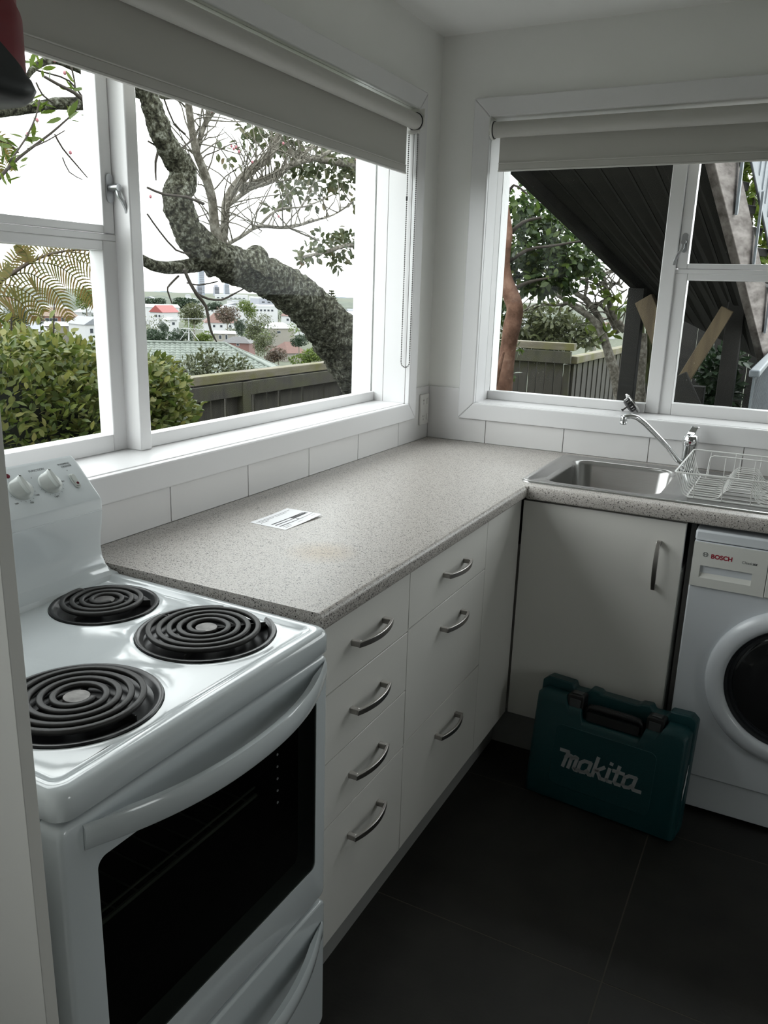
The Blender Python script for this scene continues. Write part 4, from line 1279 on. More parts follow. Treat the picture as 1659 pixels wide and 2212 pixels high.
for j in range(9):
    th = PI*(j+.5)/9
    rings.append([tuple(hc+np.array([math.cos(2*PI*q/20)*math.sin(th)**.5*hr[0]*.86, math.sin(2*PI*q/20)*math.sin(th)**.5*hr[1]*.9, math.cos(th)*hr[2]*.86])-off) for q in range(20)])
core.loft(rings).build('dark_core', MO['core'], HB, smooth=80)
m = MB()
for k in range(7):      # upright young shoots above the top
    y = -2.0+k*.27; x = -1.1-.1*(k % 3)
    m.tube([(x-off[0], y-off[1], 1.12-off[2]), (x+.01-off[0], y+.02-off[1], 1.30+.03*(k % 3)-off[2])], .003, 5)
m.build('young_shoots', MO['darkb'], HB)['kind'] = 'stuff'
sp_, sd_ = [], []
for k in range(7):
    y = -2.0+k*.27; x = -1.1-.1*(k % 3)
    for q in range(9):
        sp_.append((x, y, 1.16+q*.018)); a_ = q*2.4; sd_.append((math.cos(a_), math.sin(a_), .9))
leaf_cloud('shoot_leaves', np.array(sp_)-off, np.array(sd_), .042, .5, MO['bush'], HB, rng, LEAF8, .2, .4)

# ------------------------------------------------------------------ lichen-covered tree leaning across the wide window
LT = thing('lichen_tree', 'leaning tree with a thick lichen-covered trunk crossing the wide window', 'tree', (-1.5, 3.3, -.75))
lo_ = Vector(LT.location)
def pxr(p, rpx):    # radius in metres for a pixel half-width at point p
    return rpx*(Vector(p)-Vector(CAM)).dot(Vector(FW))/FPX
def branch(name, pts, m, parent, x=None, y=None, rough=.18, n=14, sub=3, rs=9):
    P, R = [], []
    for q in pts:
        p = onx(q[0], q[1], q[3] if len(q) > 3 else x) if x is not None else ony(q[0], q[1], q[3] if len(q) > 3 else y)
        P.append(p); R.append(pxr(p, q[2]))
    # smooth resample
    PP, RR = [], []
    for i in range(len(P)-1):
        p0, p1, p2, p3 = P[max(i-1, 0)], P[i], P[i+1], P[min(i+2, len(P)-1)]
        for s in range(sub):
            t = s/sub
            PP.append(.5*((2*p1)+(p2-p0)*t+(2*p0-5*p1+4*p2-p3)*t*t+(3*p1-p0-3*p2+p3)*t**3)); RR.append(R[i]+(R[i+1]-R[i])*t)
    PP.append(P[-1]); RR.append(R[-1])
    o = MB().tube([p-Vector(parent.location) for p in PP], RR, n, rough=rough, rscale=rs).build(name, m, parent, smooth=80)
    return PP, RR
tr = [(905, 1010, 66, -1.45), (850, 900, 64, -1.45), (800, 825, 60), (765, 778, 56), (735, 738, 53), (700, 695, 49), (660, 655, 46), (620, 624, 43), (585, 603, 41), (545, 588, 40), (500, 573, 38), (455, 553, 37), (428, 527, 36), (408, 500, 33), (394, 470, 31), (384, 442, 31), (384, 415, 30), (394, 392, 29), (393, 366, 28), (375, 335, 26), (352, 297, 25), (338, 258, 23), (327, 225, 22), (314, 195, 20), (290, 160, 18), (255, 120, 16), (220, 60, 14)]
branch('trunk', tr, MO['lichen'], LT, x=-1.42, rough=.20, n=36, sub=14, rs=20)
branch('knot', [(540, 592, 34), (547, 570, 31), (554, 554, 27), (560, 543, 20)], MO['lichen'], LT, x=-1.36, n=14, sub=3, rs=16)
branch('limb', [(450, 556, 20), (420, 572, 16), (385, 577, 14), (350, 577, 13), (318, 568, 12), (280, 545, 10), (240, 530, 8)], MO['lichen'], LT, x=-1.44, rs=16)
branch('limb', [(314, 198, 19), (255, 180, 16), (200, 158, 14), (150, 135, 12), (110, 128, 10), (75, 145, 7), (60, 165, 5)], MO['lichen'], LT, x=-1.5, rs=16)
branch('limb', [(290, 195, 15), (230, 215, 14), (180, 224, 13), (120, 224, 12), (60, 234, 11), (0, 243, 10), (-60, 240, 9)], MO['lichen'], LT, x=-1.55, rs=16)
branch('limb', [(350, 205, 9), (380, 208, 7), (420, 206, 6), (470, 230, 5)], MO['lichen'], LT, x=-1.5, rs=16)
gb = [
    [(474, 535, 13), (464, 490, 11), (458, 430, 10), (441, 372, 10), (425, 332, 9), (416, 290, 8), (409, 240, 8), (404, 190, 7)],
    [(424, 335, 6), (436, 285, 6), (452, 252, 6), (470, 232, 5), (500, 205, 4)],
    [(478, 540, 11), (486, 480, 9), (489, 438, 10), (508, 402, 10), (540, 370, 10), (572, 345, 10), (592, 318, 9), (606, 280, 8), (620, 240, 6)],
    [(500, 412, 6), (545, 396, 6), (592, 376, 6), (640, 352, 6), (682, 342, 5), (735, 315, 3)],
    [(486, 450, 5), (540, 408, 5), (590, 390, 5), (630, 355, 4), (690, 300, 3)],
    [(476, 535, 5), (520, 512, 4), (560, 489, 4), (620, 492, 3.5), (680, 476, 3), (720, 464, 2), (760, 440, 1.5)],
    [(560, 489, 3), (582, 466, 3), (610, 450, 2.5), (660, 446, 2), (720, 420, 1.5)],
    [(620, 490, 2.5), (660, 508, 2), (690, 520, 1.5)],
]
for i, q in enumerate(gb):
    branch('bough', q, MO['greyb'], LT, x=-1.5-.06*i, rough=.08, n=9, sub=3)
dt = [
    [(398, 582, 4), (410, 610, 4), (428, 640, 4), (445, 662, 3.5), (452, 700, 3), (458, 720, 2.5), (468, 738, 1.5)],
    [(424, 634, 3), (448, 645, 2.5), (478, 648, 2.2), (505, 635, 2), (530, 622, 1.5)],
    [(386, 596, 2.5), (366, 616, 2.5), (362, 628, 2), (372, 656, 1.2)],
    [(404, 611, 2), (430, 616, 1.8), (470, 608, 1.5)],
    [(345, 318, 3.5), (336, 350, 3), (337, 390, 1.5)],
    [(318, 405, 2.5), (355, 420, 3), (400, 425, 3), (440, 440, 3.5)],
    [(318, 462, 2), (345, 500, 2), (380, 540, 2.2), (410, 548, 2.5)],
    [(320, 305, 2), (355, 322, 2), (395, 318, 2), (415, 300, 2.5)],
    [(355, 215, 2), (375, 265, 2), (400, 290, 2.5)],
    [(-10, 395, 4), (30, 350, 3.5), (70, 318, 3), (110, 288, 2.5), (140, 262, 2), (165, 240, 1.5)],
    [(20, 350, 2), (55, 300, 2), (78, 250, 1.8), (85, 215, 1.5)],
    [(60, 322, 2), (100, 305, 1.5), (140, 282, 1.2)],
    [(118, 290, 2), (135, 320, 2), (160, 350, 1.8), (190, 385, 1.2)],
    [(135, 340, 1.5), (150, 372, 1.4), (178, 388, 1)],
    [(70, 150, 2), (110, 160, 2), (150, 175, 2), (182, 215, 2)],
    [(95, 165, 3), (125, 182, 3.5), (160, 200, 4), (182, 218, 5)],
    [(78, 178, 2), (92, 205, 2), (115, 222, 2)],
    [(150, 130, 2.5), (160, 170, 2), (165, 210, 2)],
]
for i, q in enumerate(dt):
    branch('twig', q, MO['darkb'], LT, x=-1.35-.05*(i % 5), rough=0, n=6, sub=2)
# fine twigs sprouting from the boughs
random.seed(11)
tw = MB()
for q in gb[:6]:
    for _ in range(34):
        k = random.randrange(len(q)-1); t = random.random()
        u = q[k][0]+(q[k+1][0]-q[k][0])*t; v = q[k][1]+(q[k+1][1]-q[k][1])*t
        xx = -1.55; p = onx(u, v, xx); pts = [p]; dv = Vector((random.uniform(-.4, .4), random.uniform(-.6, .6), random.uniform(-.1, .9)))
        for s in range(4):
            p = p+dv*random.uniform(.07, .12); dv = dv+Vector((random.uniform(-.3, .3), random.uniform(-.3, .3), random.uniform(-.2, .2))); pts.append(p)
        tw.tube([a-lo_ for a in pts], [.005, .004, .0035, .003, .0015], 5, caps=False)
tw.build('fine_twigs', MO['greyb'], LT, smooth=80)['kind'] = 'stuff'
for i, (u, v) in enumerate([(140, 158), (118, 130), (80, 260), (60, 290), (152, 330), (458, 240), (545, 350), (612, 310), (602, 468), (505, 322), (510, 318), (516, 328), (325, 425), (500, 316), (770, 345)]):
    p = onx(u, v, -1.45)-lo_
    b_ = MB().lathe([(0, -.008), (.005, -.005), (.0068, 0), (.005, .006), (0, .010)], 8, lambda x, y, h: (p.x+x, p.y+y, p.z+h)); b_.build('pink_bud', MO['pink'], LT, smooth=80)
# sparse young leaves on the twigs
P_, D_ = [], []
for (u, v, n_) in [(85, 235, 5), (60, 300, 7), (90, 290, 5), (140, 255, 8), (160, 245, 6), (95, 140, 8), (75, 145, 6), (10, 340, 8), (30, 360, 6), (165, 185, 6), (80, 225, 8), (5, 310, 8), (15, 400, 5)]:
    for _ in range(n_):
        p = onx(u+random.uniform(-14, 14), v+random.uniform(-12, 12), -1.45+random.uniform(-.1, .1)); P_.append(p-lo_); D_.append((random.uniform(-1, 1), random.uniform(-1, 1), random.uniform(-.3, .8)))
leaf_cloud('young_leaves', np.array([tuple(p) for p in P_]), np.array(D_), .06, .3, MO['lime'], LT, rng, LEAF8, .3, .2)

# ------------------------------------------------------------------ broad-leaved tree behind it, reaching in from the right
BT = thing('broadleaf_tree', 'tree with bronze-green broad leaves reaching in at the right of the wide window', 'tree', (-2.9, 4.9, -1.2))
bo = Vector(BT.location)
branch('bough', [(850, 1120, 26), (845, 900, 24), (840, 700, 22), (835, 560, 20), (815, 430, 16), (790, 372, 12), (750, 355, 9), (705, 347, 7), (660, 340, 5), (610, 325, 3)], MO['greyb'], BT, x=-2.7, rough=.08, n=9)
branch('bough', [(830, 520, 12), (790, 530, 8), (750, 530, 5), (700, 545, 4), (655, 555, 3)], MO['greyb'], BT, x=-2.7, rough=.08, n=9)
branch('bough', [(808, 415, 9), (760, 330, 6), (700, 290, 4), (640, 265, 3)], MO['greyb'], BT, x=-2.8, rough=.08, n=9)
cl = [(600, 290, 40, 70), (560, 270, 34, 50), (640, 300, 42, 90), (690, 320, 45, 110), (735, 345, 45, 120), (700, 385, 38, 100), (650, 375, 30, 60), (625, 400, 26, 50), (745, 390, 34, 80), (680, 425, 26, 55), (665, 345, 30, 60), (590, 450, 16, 18), (600, 340, 30, 35),
      (700, 520, 30, 75), (740, 540, 32, 90), (670, 545, 22, 45), (655, 560, 14, 22), (755, 510, 26, 60), (540, 310, 26, 26), (500, 335, 30, 22), (770, 430, 20, 30), (730, 560, 22, 40), (620, 420, 24, 40), (765, 360, 30, 60)]
PA, DA = [], []
for u, v, rp, n_ in cl:
    c = onx(u, v, -2.75); r = pxr(c, rp); p, d = ball_points(rng, c, (r*1.1, r*1.1, r), n_, .2); PA.append(p); DA.append(d)
PA = np.concatenate(PA); DA = np.concatenate(DA)
sel = rng.permutation(len(PA))
ob = np.array(bo)
leaf_parts('leaf', PA[sel[:280]]-ob, DA[sel[:280]], .068, .62, MO['leafy'], BT, rng, .8, -.1)
leaf_cloud('foliage', PA[sel[280:]]-ob, DA[sel[280:]], .064, .62, MO['leafy'], BT, rng, LEAF8, .8, -.1)

# ------------------------------------------------------------------ tree fern fronds outside the casement
FN = thing('tree_fern', 'tree fern with drooping brown-green fronds outside the casement', 'fern', (-2.3, -2.0, -.75))
fo = Vector(FN.location)
MB().tube([Vector((-2.3, -2.0, -.75))-fo, Vector((-2.28, -2.0, .5))-fo, Vector((-2.2, -1.95, 1.35))-fo, Vector((-1.9, -1.75, 1.52))-fo], [.1, .09, .08, .04], 12, rough=.2).build('trunk', MO['darkb'], FN, smooth=80)
def smooth_path(P, k):
    PP = []
    for i in range(len(P)-1):
        p0, p1, p2, p3 = P[max(i-1, 0)], P[i], P[i+1], P[min(i+2, len(P)-1)]
        for q in range(k):
            t = q/k; PP.append(.5*((2*p1)+(p2-p0)*t+(2*p0-5*p1+4*p2-p3)*t*t+(3*p1-p0-3*p2+p3)*t**3))
    return PP+[P[-1]]
def frond(path, x, pinnae):
    """rachis through path; pinnae = list of paths drooping from it, each feathered with curved pinnules"""
    PP = smooth_path([onx(u, v, x) for u, v in path], 5); n = len(PP)
    fr = MB().tube([p-fo for p in PP], [.011*(1-.7*k/n) for k in range(n)], 6).build('frond', MO['brownt'], FN, smooth=80)
    for j, (pp, pl) in enumerate(pinnae):
        Q = smooth_path([onx(u, v, x+.05*((j*37) % 5-2)/2) for u, v in pp], 6); nq = len(Q)
        mb = MB().tube([q-fo for q in Q], [.0032*(1-.75*k/nq) for k in range(nq)], 4, caps=False)
        for k in range(1, nq):
            tg = (Q[k]-Q[k-1]).normalized(); f = k/nq
            ll = pl*math.sin(PI*(.18+.78*f))**.8
            view = (Vector(CAM)-Q[k]).normalized(); sd = tg.cross(view).normalized()
            for e in (-1, 1):
                b0 = Q[k]; d = (sd*e*.85+tg*.45).normalized(); pts = [b0]; p = b0.copy()
                for q in range(3): p = p+d*ll/3; d = (d+Vector((0, 0, -.35))+tg*.12).normalized(); pts.append(p.copy())
                wv = [.0045, .0055, .004, .0008]; L_, R_ = [], []
                for q in range(4):
                    L_.append(pts[q]-tg*wv[q]-fo); R_.append(pts[q]+tg*wv[q]-fo)
                mb.add(L_+R_, [(0, 1, 5, 4), (1, 2, 6, 5), (2, 3, 7, 6)])
        mb.build('pinna', MO['fernm'], fr)
frond([(-120, 690), (-60, 650), (0, 608), (50, 575), (90, 555), (130, 544), (180, 540), (240, 548)], -1.62, [
    ([(-30, 628), (20, 615), (70, 640), (95, 672)], .085), ([(15, 598), (60, 590), (100, 612), (130, 645), (150, 688)], .085), ([(62, 568), (110, 570), (150, 590), (185, 625), (206, 660)], .085),
    ([(100, 552), (150, 555), (195, 575), (235, 610)], .08), ([(140, 543), (190, 550), (235, 570), (270, 600)], .07),
    ([(20, 595), (30, 560), (60, 535), (95, 520)], .045), ([(60, 570), (55, 545), (35, 530)], .04), ([(-20, 622), (-5, 590), (20, 575)], .045), ([(95, 553), (120, 530), (160, 520)], .04)])
frond([(-140, 720), (-80, 690), (-40, 672), (0, 660)], -1.5, [([(-60, 680), (-10, 640), (40, 650), (75, 690)], .085), ([(-40, 672), (0, 690), (40, 705), (60, 730)], .06), ([(-70, 690), (-20, 700), (20, 730), (40, 770)], .06)])
frond([(-160, 330), (-90, 310), (-40, 300), (10, 305), (40, 330)], -1.7, [([(-40, 300), (0, 300), (20, 330), (28, 365)], .05), ([(-60, 304), (-20, 330), (5, 370)], .05)])

# ------------------------------------------------------------------ fences
def fence_run(label, p0, p1, ztop, zbot, pitch, wpal, capm, nd, post_every=9):
    """boards from p0 to p1 (plan points); nd = side facing the house"""
    A, B_ = Vector((*p0, 0)), Vector((*p1, 0)); d = (B_-A); L = d.length; d.normalize()
    F_ = thing('timber_fence', label, 'fence', (A.x, A.y, zbot), math.atan2(d.y, d.x))
    H = ztop-zbot
    pal = MB().box(0, wpal, -.010, .010, .02, H-.07); me = None
    k = 0; x = 0
    while x+wpal < L:
        if me is None: o = pal.build('paling', MO['fence'], F_); me = o.data
        else: o = mkobj('paling', me, MO['fence'], F_)
        o.location = (x, .008*(k % 2)*nd, 0)
        if k % post_every == 0: MB().box(x-.05, x+.05, -.065*nd, -.012*nd, -.1, H-.07).build('post', MO['fence'], F_, bevel=.004)
        x += pitch; k += 1
    MB().box(-.04, L+.04, -.045, .045, H-.062, H).build('cap_rail', capm, F_, bevel=.005)
    MB().box(-.02, L+.02, -.058*nd, -.012*nd, H-.17, H-.07).build('top_rail', MO['fence'], F_, bevel=.003)
    MB().box(-.02, L+.02, -.058*nd, -.012*nd, .25, .34).build('bottom_rail', MO['fence'], F_, bevel=.003)
    return F_
fence_run('low timber fence with a mossy cap rail outside the wide window', (-2.35, .4), (-2.35, 4.1), .86, -.8, .165, .146, MO['fcap2'], 1)
fence_run('timber paling fence below the peeling-bark tree outside the sink window', (-2.2, 4.05), (-.52, 4.05), 1.075, -.8, .078, .07, MO['fcap2'], 1, 13)
fence_run('lower timber fence stepping away behind the bare tree', (-.50, 4.1), (-.50, 6.9), .965, -.8, .10, .09, MO['fcap2'], -1, 9)

# ------------------------------------------------------------------ peeling-bark tree outside the sink window
OT = thing('peeling_bark_tree', 'tree with a smooth orange-brown trunk at the left of the sink window', 'tree', (-.58, 2.5, -.75))
oo = Vector(OT.location)
branch('trunk', [(1078, 930, 24), (1083, 880, 21), (1088, 842, 19), (1093, 790, 18), (1100, 740, 17), (1106, 705, 19), (1112, 668, 18), (1105, 640, 18), (1092, 608, 17), (1087, 575, 15), (1090, 540, 13), (1096, 510, 11), (1095, 480, 9.5), (1089, 440, 9), (1089, 400, 10), (1093, 360, 10), (1096, 300, 9), (1090, 220, 8)], MO['orange'], OT, y=2.5, rough=.06, n=14, sub=4, rs=5)
branch('stem', [(1062, 850, 6), (1072, 822, 5), (1080, 790, 4.5), (1088, 760, 3)], MO['orange'], OT, y=2.3, rough=.06, n=8)
for q in ([(1096, 510, 5), (1130, 480, 4), (1170, 470, 3)], [(1092, 570, 5), (1140, 540, 4), (1200, 530, 3), (1260, 520, 2)], [(1100, 630, 5), (1140, 610, 4), (1190, 600, 2)], [(1092, 430, 4), (1110, 400, 3), (1140, 420, 2)]):
    branch('bough', q, MO['darkb'], OT, y=2.55, rough=0, n=6)
cl = [(1108, 425, 26, 40), (1130, 445, 34, 80), (1165, 480, 42, 150), (1120, 490, 26, 50), (1200, 520, 45, 170), (1150, 540, 46, 190), (1110, 560, 30, 80), (1200, 575, 45, 190), (1245, 550, 40, 150), (1130, 595, 38, 150), (1170, 610, 34, 120), (1100, 640, 20, 25), (1280, 575, 20, 40), (1225, 600, 26, 70), (1075, 600, 18, 40), (1072, 660, 12, 25), (1068, 740, 12, 20), (1078, 500, 14, 25), (1098, 812, 10, 20), (1118, 753, 5, 6), (1210, 480, 18, 40), (1235, 640, 8, 10), (1080, 690, 10, 15)]
PA, DA = [], []
for u, v, rp, n_ in cl:
    c = ony(u, v, 2.75); r = pxr(c, rp*1.1); p, d = ball_points(rng, c, (r, r*1.3, r), int(n_*1.8), .1); PA.append(p); DA.append(d)
PA = np.concatenate(PA); DA = np.concatenate(DA); sel = rng.permutation(len(PA)); ob = np.array(oo)
leaf_parts('leaf', PA[sel[:290]]-ob, DA[sel[:290]], .062, .55, MO['pohu'], OT, rng, .8, -.05)
leaf_cloud('foliage', PA[sel[290:]]-ob, DA[sel[290:]], .056, .55, MO['pohu'], OT, rng, LEAF8, .8, -.05)

# ------------------------------------------------------------------ bare gnarled tree in front of the fence
GT = thing('bare_tree', 'bare gnarled pale-barked tree behind the stair post', 'tree', (.05, 3.2, -.75))
go = Vector(GT.location)
bt = [
    [(1345, 940, 14), (1338, 860, 12), (1326, 800, 11), (1312, 755, 10), (1302, 725, 9), (1290, 700, 8), (1270, 682, 7), (1240, 662, 6), (1210, 640, 5.5), (1180, 625, 4), (1150, 610, 2.5)],
    [(1312, 755, 8), (1300, 700, 7), (1283, 670, 7), (1262, 645, 6), (1240, 630, 5), (1222, 600, 4), (1205, 590, 3)],
    [(1350, 715, 8), (1330, 690, 8), (1318, 660, 7), (1311, 630, 6), (1303, 600, 5), (1290, 575, 4), (1270, 545, 3)],
    [(1335, 720, 6), (1320, 690, 6), (1308, 668, 5), (1290, 655, 4), (1265, 665, 3)],
    [(1275, 682, 3), (1240, 655, 3), (1200, 660, 2.5), (1165, 655, 2), (1130, 672, 1.5)],
    [(1262, 645, 4), (1268, 610, 4), (1262, 580, 3.5), (1245, 555, 2.5), (1228, 545, 2)],
    [(1311, 630, 4), (1330, 612, 3), (1345, 622, 2)],
    [(1240, 630, 3), (1215, 622, 2.5), (1185, 628, 2), (1150, 640, 1.5)],
    [(1222, 605, 2.5), (1195, 600, 2), (1170, 590, 1.5)],
    [(1283, 668, 3), (1300, 650, 2.5), (1330, 640, 2), (1355, 625, 1.5)],
    [(1303, 600, 3), (1318, 585, 2.5), (1330, 590, 1.5)],
    [(1318, 660, 3), (1300, 625, 2.5), (1285, 610, 2), (1275, 590, 1.5)],
]
for i, q in enumerate(bt): branch('trunk' if i == 0 else 'limb', q, MO['greyb'], GT, y=3.2+.05*(i % 4), rough=.1, n=8, sub=3)
random.seed(4); tw = MB()
for q in bt:
    for _ in range(9):
        k = random.randrange(len(q)-1); t = random.random(); u = q[k][0]+(q[k+1][0]-q[k][0])*t; v = q[k][1]+(q[k+1][1]-q[k][1])*t
        if v > 705: continue
        p = ony(u, v, 3.25); pts = [p]; dv = Vector((random.uniform(-.8, .5), random.uniform(-.3, .3), random.uniform(-.3, .7)))
        for s in range(4):
            p = p+dv*random.uniform(.04, .08); dv = dv+Vector((random.uniform(-.5, .5), random.uniform(-.3, .3), random.uniform(-.4, .4))); pts.append(p)
        tw.tube([a-go for a in pts], [.007, .006, .005, .004, .002], 5, caps=False)
tw.build('fine_twigs', MO['greyb'], GT, smooth=80)['kind'] = 'stuff'
PA, DA = [], []
for u, v, rp, n_ in [(1312, 725, 14, 16), (1290, 625, 12, 10), (1320, 640, 14, 14), (1340, 660, 12, 14), (1230, 570, 16, 16), (1185, 662, 6, 6), (1265, 700, 8, 6), (1270, 590, 14, 12)]:
    c = ony(u, v, 3.2); r = pxr(c, rp); p, d = ball_points(rng, c, (r, r, r), n_, .1); PA.append(p); DA.append(d)
leaf_cloud('sparse_leaves', np.concatenate(PA)-np.array(go), np.concatenate(DA), .07, .5, MO['lime'], GT, rng, LEAF8, .6, .2)
branch('stump', [(1385, 905, 16), (1380, 840, 14), (1384, 780, 12), (1390, 720, 8)], MO['greyb'], GT, y=3.0, rough=.12, n=10)
# upright flax-like leaves beside it
P_, D_ = [], []
for k in range(26):
    p = ony(1392+random.uniform(-8, 14), 860-random.uniform(0, 110), 3.1); P_.append(p-go); D_.append((random.uniform(-.15, .15), random.uniform(-.2, .2), 1))
leaf_cloud('strap_leaves', np.array([tuple(p) for p in P_]), np.array(D_), .30, .08, MO['olive'], GT, rng, LEAF8, .12, .9)

# ------------------------------------------------------------------ outside steps running down away from the house
ST = thing('timber_stairs', 'dark outside timber stairs seen from below through the sink window', 'stairs', (.4, 1.6, -.75))
so = Vector(ST.location)
def beam(p0, p1, wv, hv, name, mt, parent, org, upv=Vector((0, 0, 1)), bev=.004):
    p0, p1 = Vector(p0), Vector(p1); t = (p1-p0).normalized(); s = t.cross(upv).normalized(); u = s.cross(t)
    rings = [[q-s*wv/2-u*hv/2-org, q+s*wv/2-u*hv/2-org, q+s*wv/2+u*hv/2-org, q-s*wv/2+u*hv/2-org] for q in (p0, p1)]
    return MB().loft(rings).build(name, mt, parent, bevel=bev)
La, Lb = ony(1110, 370, 1.35), ony(1372, 622, 2.6)      # lower edge of the far-left stringer
Ra, Rb = ony(1537, 350, 1.2), ony(1640, 752, 2.3)      # lower edge of the right stringer
La = La+(La-Lb)*.35; Ra = Ra+(Ra-Rb)*.35; Lb = Lb+(Lb-La)*.28; Rb = Rb+(Rb-Ra)*.12
upv = Vector((0, 0, .14))
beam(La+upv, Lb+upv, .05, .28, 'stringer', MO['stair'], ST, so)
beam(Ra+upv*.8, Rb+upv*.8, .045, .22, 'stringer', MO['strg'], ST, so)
NT = 13
for k in range(NT):
    t0 = (k+.2)/NT
    a, c = La.lerp(Lb, t0)+Vector((0, 0, .27)), Ra.lerp(Rb, t0)+Vector((0, 0, .27))
    a = a.lerp(c, .02); c = a.lerp(c, .97)
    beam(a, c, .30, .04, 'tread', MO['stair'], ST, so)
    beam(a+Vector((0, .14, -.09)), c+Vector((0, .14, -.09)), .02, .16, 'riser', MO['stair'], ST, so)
# soffit lining boards below the treads
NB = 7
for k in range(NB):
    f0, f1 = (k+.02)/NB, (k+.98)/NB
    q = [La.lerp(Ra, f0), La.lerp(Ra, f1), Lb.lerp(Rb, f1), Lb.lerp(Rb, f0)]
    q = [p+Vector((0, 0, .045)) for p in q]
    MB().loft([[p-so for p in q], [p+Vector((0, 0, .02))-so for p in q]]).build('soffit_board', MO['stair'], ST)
zg = -.75
pb_ = ony(1376, 640, 2.6); MB().box(-.05, .05, -.05, .05, zg-so.z, pb_.z+.05-so.z).build('post', MO['stair'], ST, loc=(pb_.x-so.x, pb_.y-so.y, 0), bevel=.004)
beam(ony(1440, 760, 2.5), ony(1392, 645, 2.55), .045, .12, 'diagonal_brace', MO['brace'], ST, so)
pb2 = ony(1587, 700, 2.2); MB().box(-.045, .045, -.045, .045, zg-so.z, ony(1587, 640, 2.2).z-so.z).build('post', MO['stair'], ST, loc=(pb2.x-so.x, pb2.y-so.y, 0), bevel=.004)
beam(ony(1466, 838, 2.05), ony(1572, 667, 2.05), .045, .07, 'diagonal_brace', MO['brace'], ST, so)
pb3 = ony(1503, 860, 2.4); MB().box(-.045, .045, -.045, .045, zg-so.z, .95-so.z).build('post', MO['stair'], ST, loc=(pb3.x-so.x, pb3.y-so.y, 0), bevel=.004)
beam(ony(1462, 812, 1.9), ony(1502, 900, 1.9), .03, .11, 'lower_brace', MO['stair'], ST, so)
back_ = MB().box(-.02, .02, 0, 1, 0, 1)
# dark boards added behind the stairs, standing in for the shade under them
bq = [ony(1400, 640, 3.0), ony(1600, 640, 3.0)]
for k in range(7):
    x0 = .14+k*.125; MB().box(x0-so.x, x0+.12-so.x, 3.75-so.y, 3.78-so.y, -.75-so.z, 1.62-so.z).build('dark_backing_board', MO['stair'], ST)
# steel balustrade following the right stringer
BL = thing('stair_balustrade', 'grey galvanised steel balustrade panel along the stair stringer', 'balustrade', tuple(Ra))
blo = Vector(BL.location)
dR_ = (Rb-Ra)
Z = Vector((0, 0, 1))
off_ = Vector((.03, 0, 0))
b0, b1 = Ra+Z*.40+off_, Rb+Z*.40+off_
beam(b0, b1, .012, .045, 'bottom_bar', MO['galv'], BL, blo)
beam(b0+Z*.85, b1+Z*.85, .03, .05, 'hand_rail', MO['galv'], BL, blo)
MB().loft([[p-blo+o for p in (b0+Z*.03, b1+Z*.03, b1+Z*.85, b0+Z*.85)] for o in (Vector((-.002, 0, 0)), Vector((.002, 0, 0)))]).build('ribbed_panel', MO['galv'], BL)
for k in range(22):
    t = (k+.5)/22; p = b0.lerp(b1, t)+Vector((.003, 0, 0)); MB().box(-.002, .003, -.004, .004, .04, .84).build('panel_rib', MO['galv'], BL, loc=tuple(p-blo))
for t in (.2, .42, .64, .86):
    p = Ra.lerp(Rb, t)+off_; MB().box(-.004, .008, -.022, .022, .05, .47).build('upright', MO['galv'], BL, loc=tuple(p-blo), rot=(math.radians(12), 0, 0))
# walkway with its own rail beside the house
WK = thing('timber_walkway', 'brown timber boarded walkway with a steel rail at the far right outside', 'walkway', (1.545, 1.6, .60))
for k in range(9): MB().box(-.36+k*.098, -.36+k*.098+.09, -.9, 3.2, .05, .08).build('deck_board', MO['deckb'], WK, bevel=.003)
for y in (-.8, .6, 2.0): MB().box(-.36, .52, y, y+.045, -.09, .05).build('joist', MO['stair'], WK)
for x, y in ((-.30, -.7), (-.30, 2.0), (.45, -.7), (.45, 2.0)): MB().box(x, x+.09, y, y+.09, -1.35, -.09).build('post', MO['stair'], WK)
MB().box(-.455, -.445, -.85, 2.6, -.15, .555).build('rail_panel', MO['galv'], WK)
MB().box(-.47, -.43, -.87, 2.6, .555, .585).build('rail_cap', MO['galv'], WK, bevel=.006)
for k in range(40): MB().box(-.4445, -.4415, -.83+k*.085, -.822+k*.085, -.14, .55).build('panel_rib', MO['galv'], WK)

# ------------------------------------------------------------------ shrubs beyond
def shrub(name, label, clusters, axis, D, m, leaf, parent_z, cat='shrub', group=None, ratio=.5, jit=1.3, tm=LEAF4):
    PA, DA = [], []; fn = onx if axis == 'x' else ony
    cs = [fn(u, v, D) for u, v, _, _ in clusters]; base = sum(cs, Vector())/len(cs)
    o = thing(name, label, cat, (base.x, base.y, parent_z), group=group)
    for c, (u, v, rp, n_) in zip(cs, clusters):
        r = pxr(c, rp); p, d = ball_points(rng, c, (r*jit if axis == 'x' else r, r*jit if axis == 'y' else r, r), n_, .3); PA.append(p); DA.append(d)
    PA = np.concatenate(PA); ob = np.array(o.location)
    leaf_cloud('foliage', PA-ob, np.concatenate(DA), leaf, ratio, m, o, rng, tm)
    st = MB()
    for c in cs: st.tube([Vector((0, 0, 0)), Vector((0, 0, .3)).lerp(c-o.location, .5), c-o.location], [.05, .03, .008], 6)
    st.build('stems', MO['darkb'], o)['kind'] = 'stuff'
    return o
shrub('garden_shrub', 'olive green shrub showing over the fence outside the sink window', [(1090, 720, 30, 260), (1140, 700, 34, 340), (1190, 690, 34, 340), (1180, 725, 30, 300), (1240, 715, 28, 260), (1275, 730, 20, 160), (1215, 730, 24, 200), (1150, 730, 30, 260)], 'y', 7.6, MO['olive'], .10, -1.8)
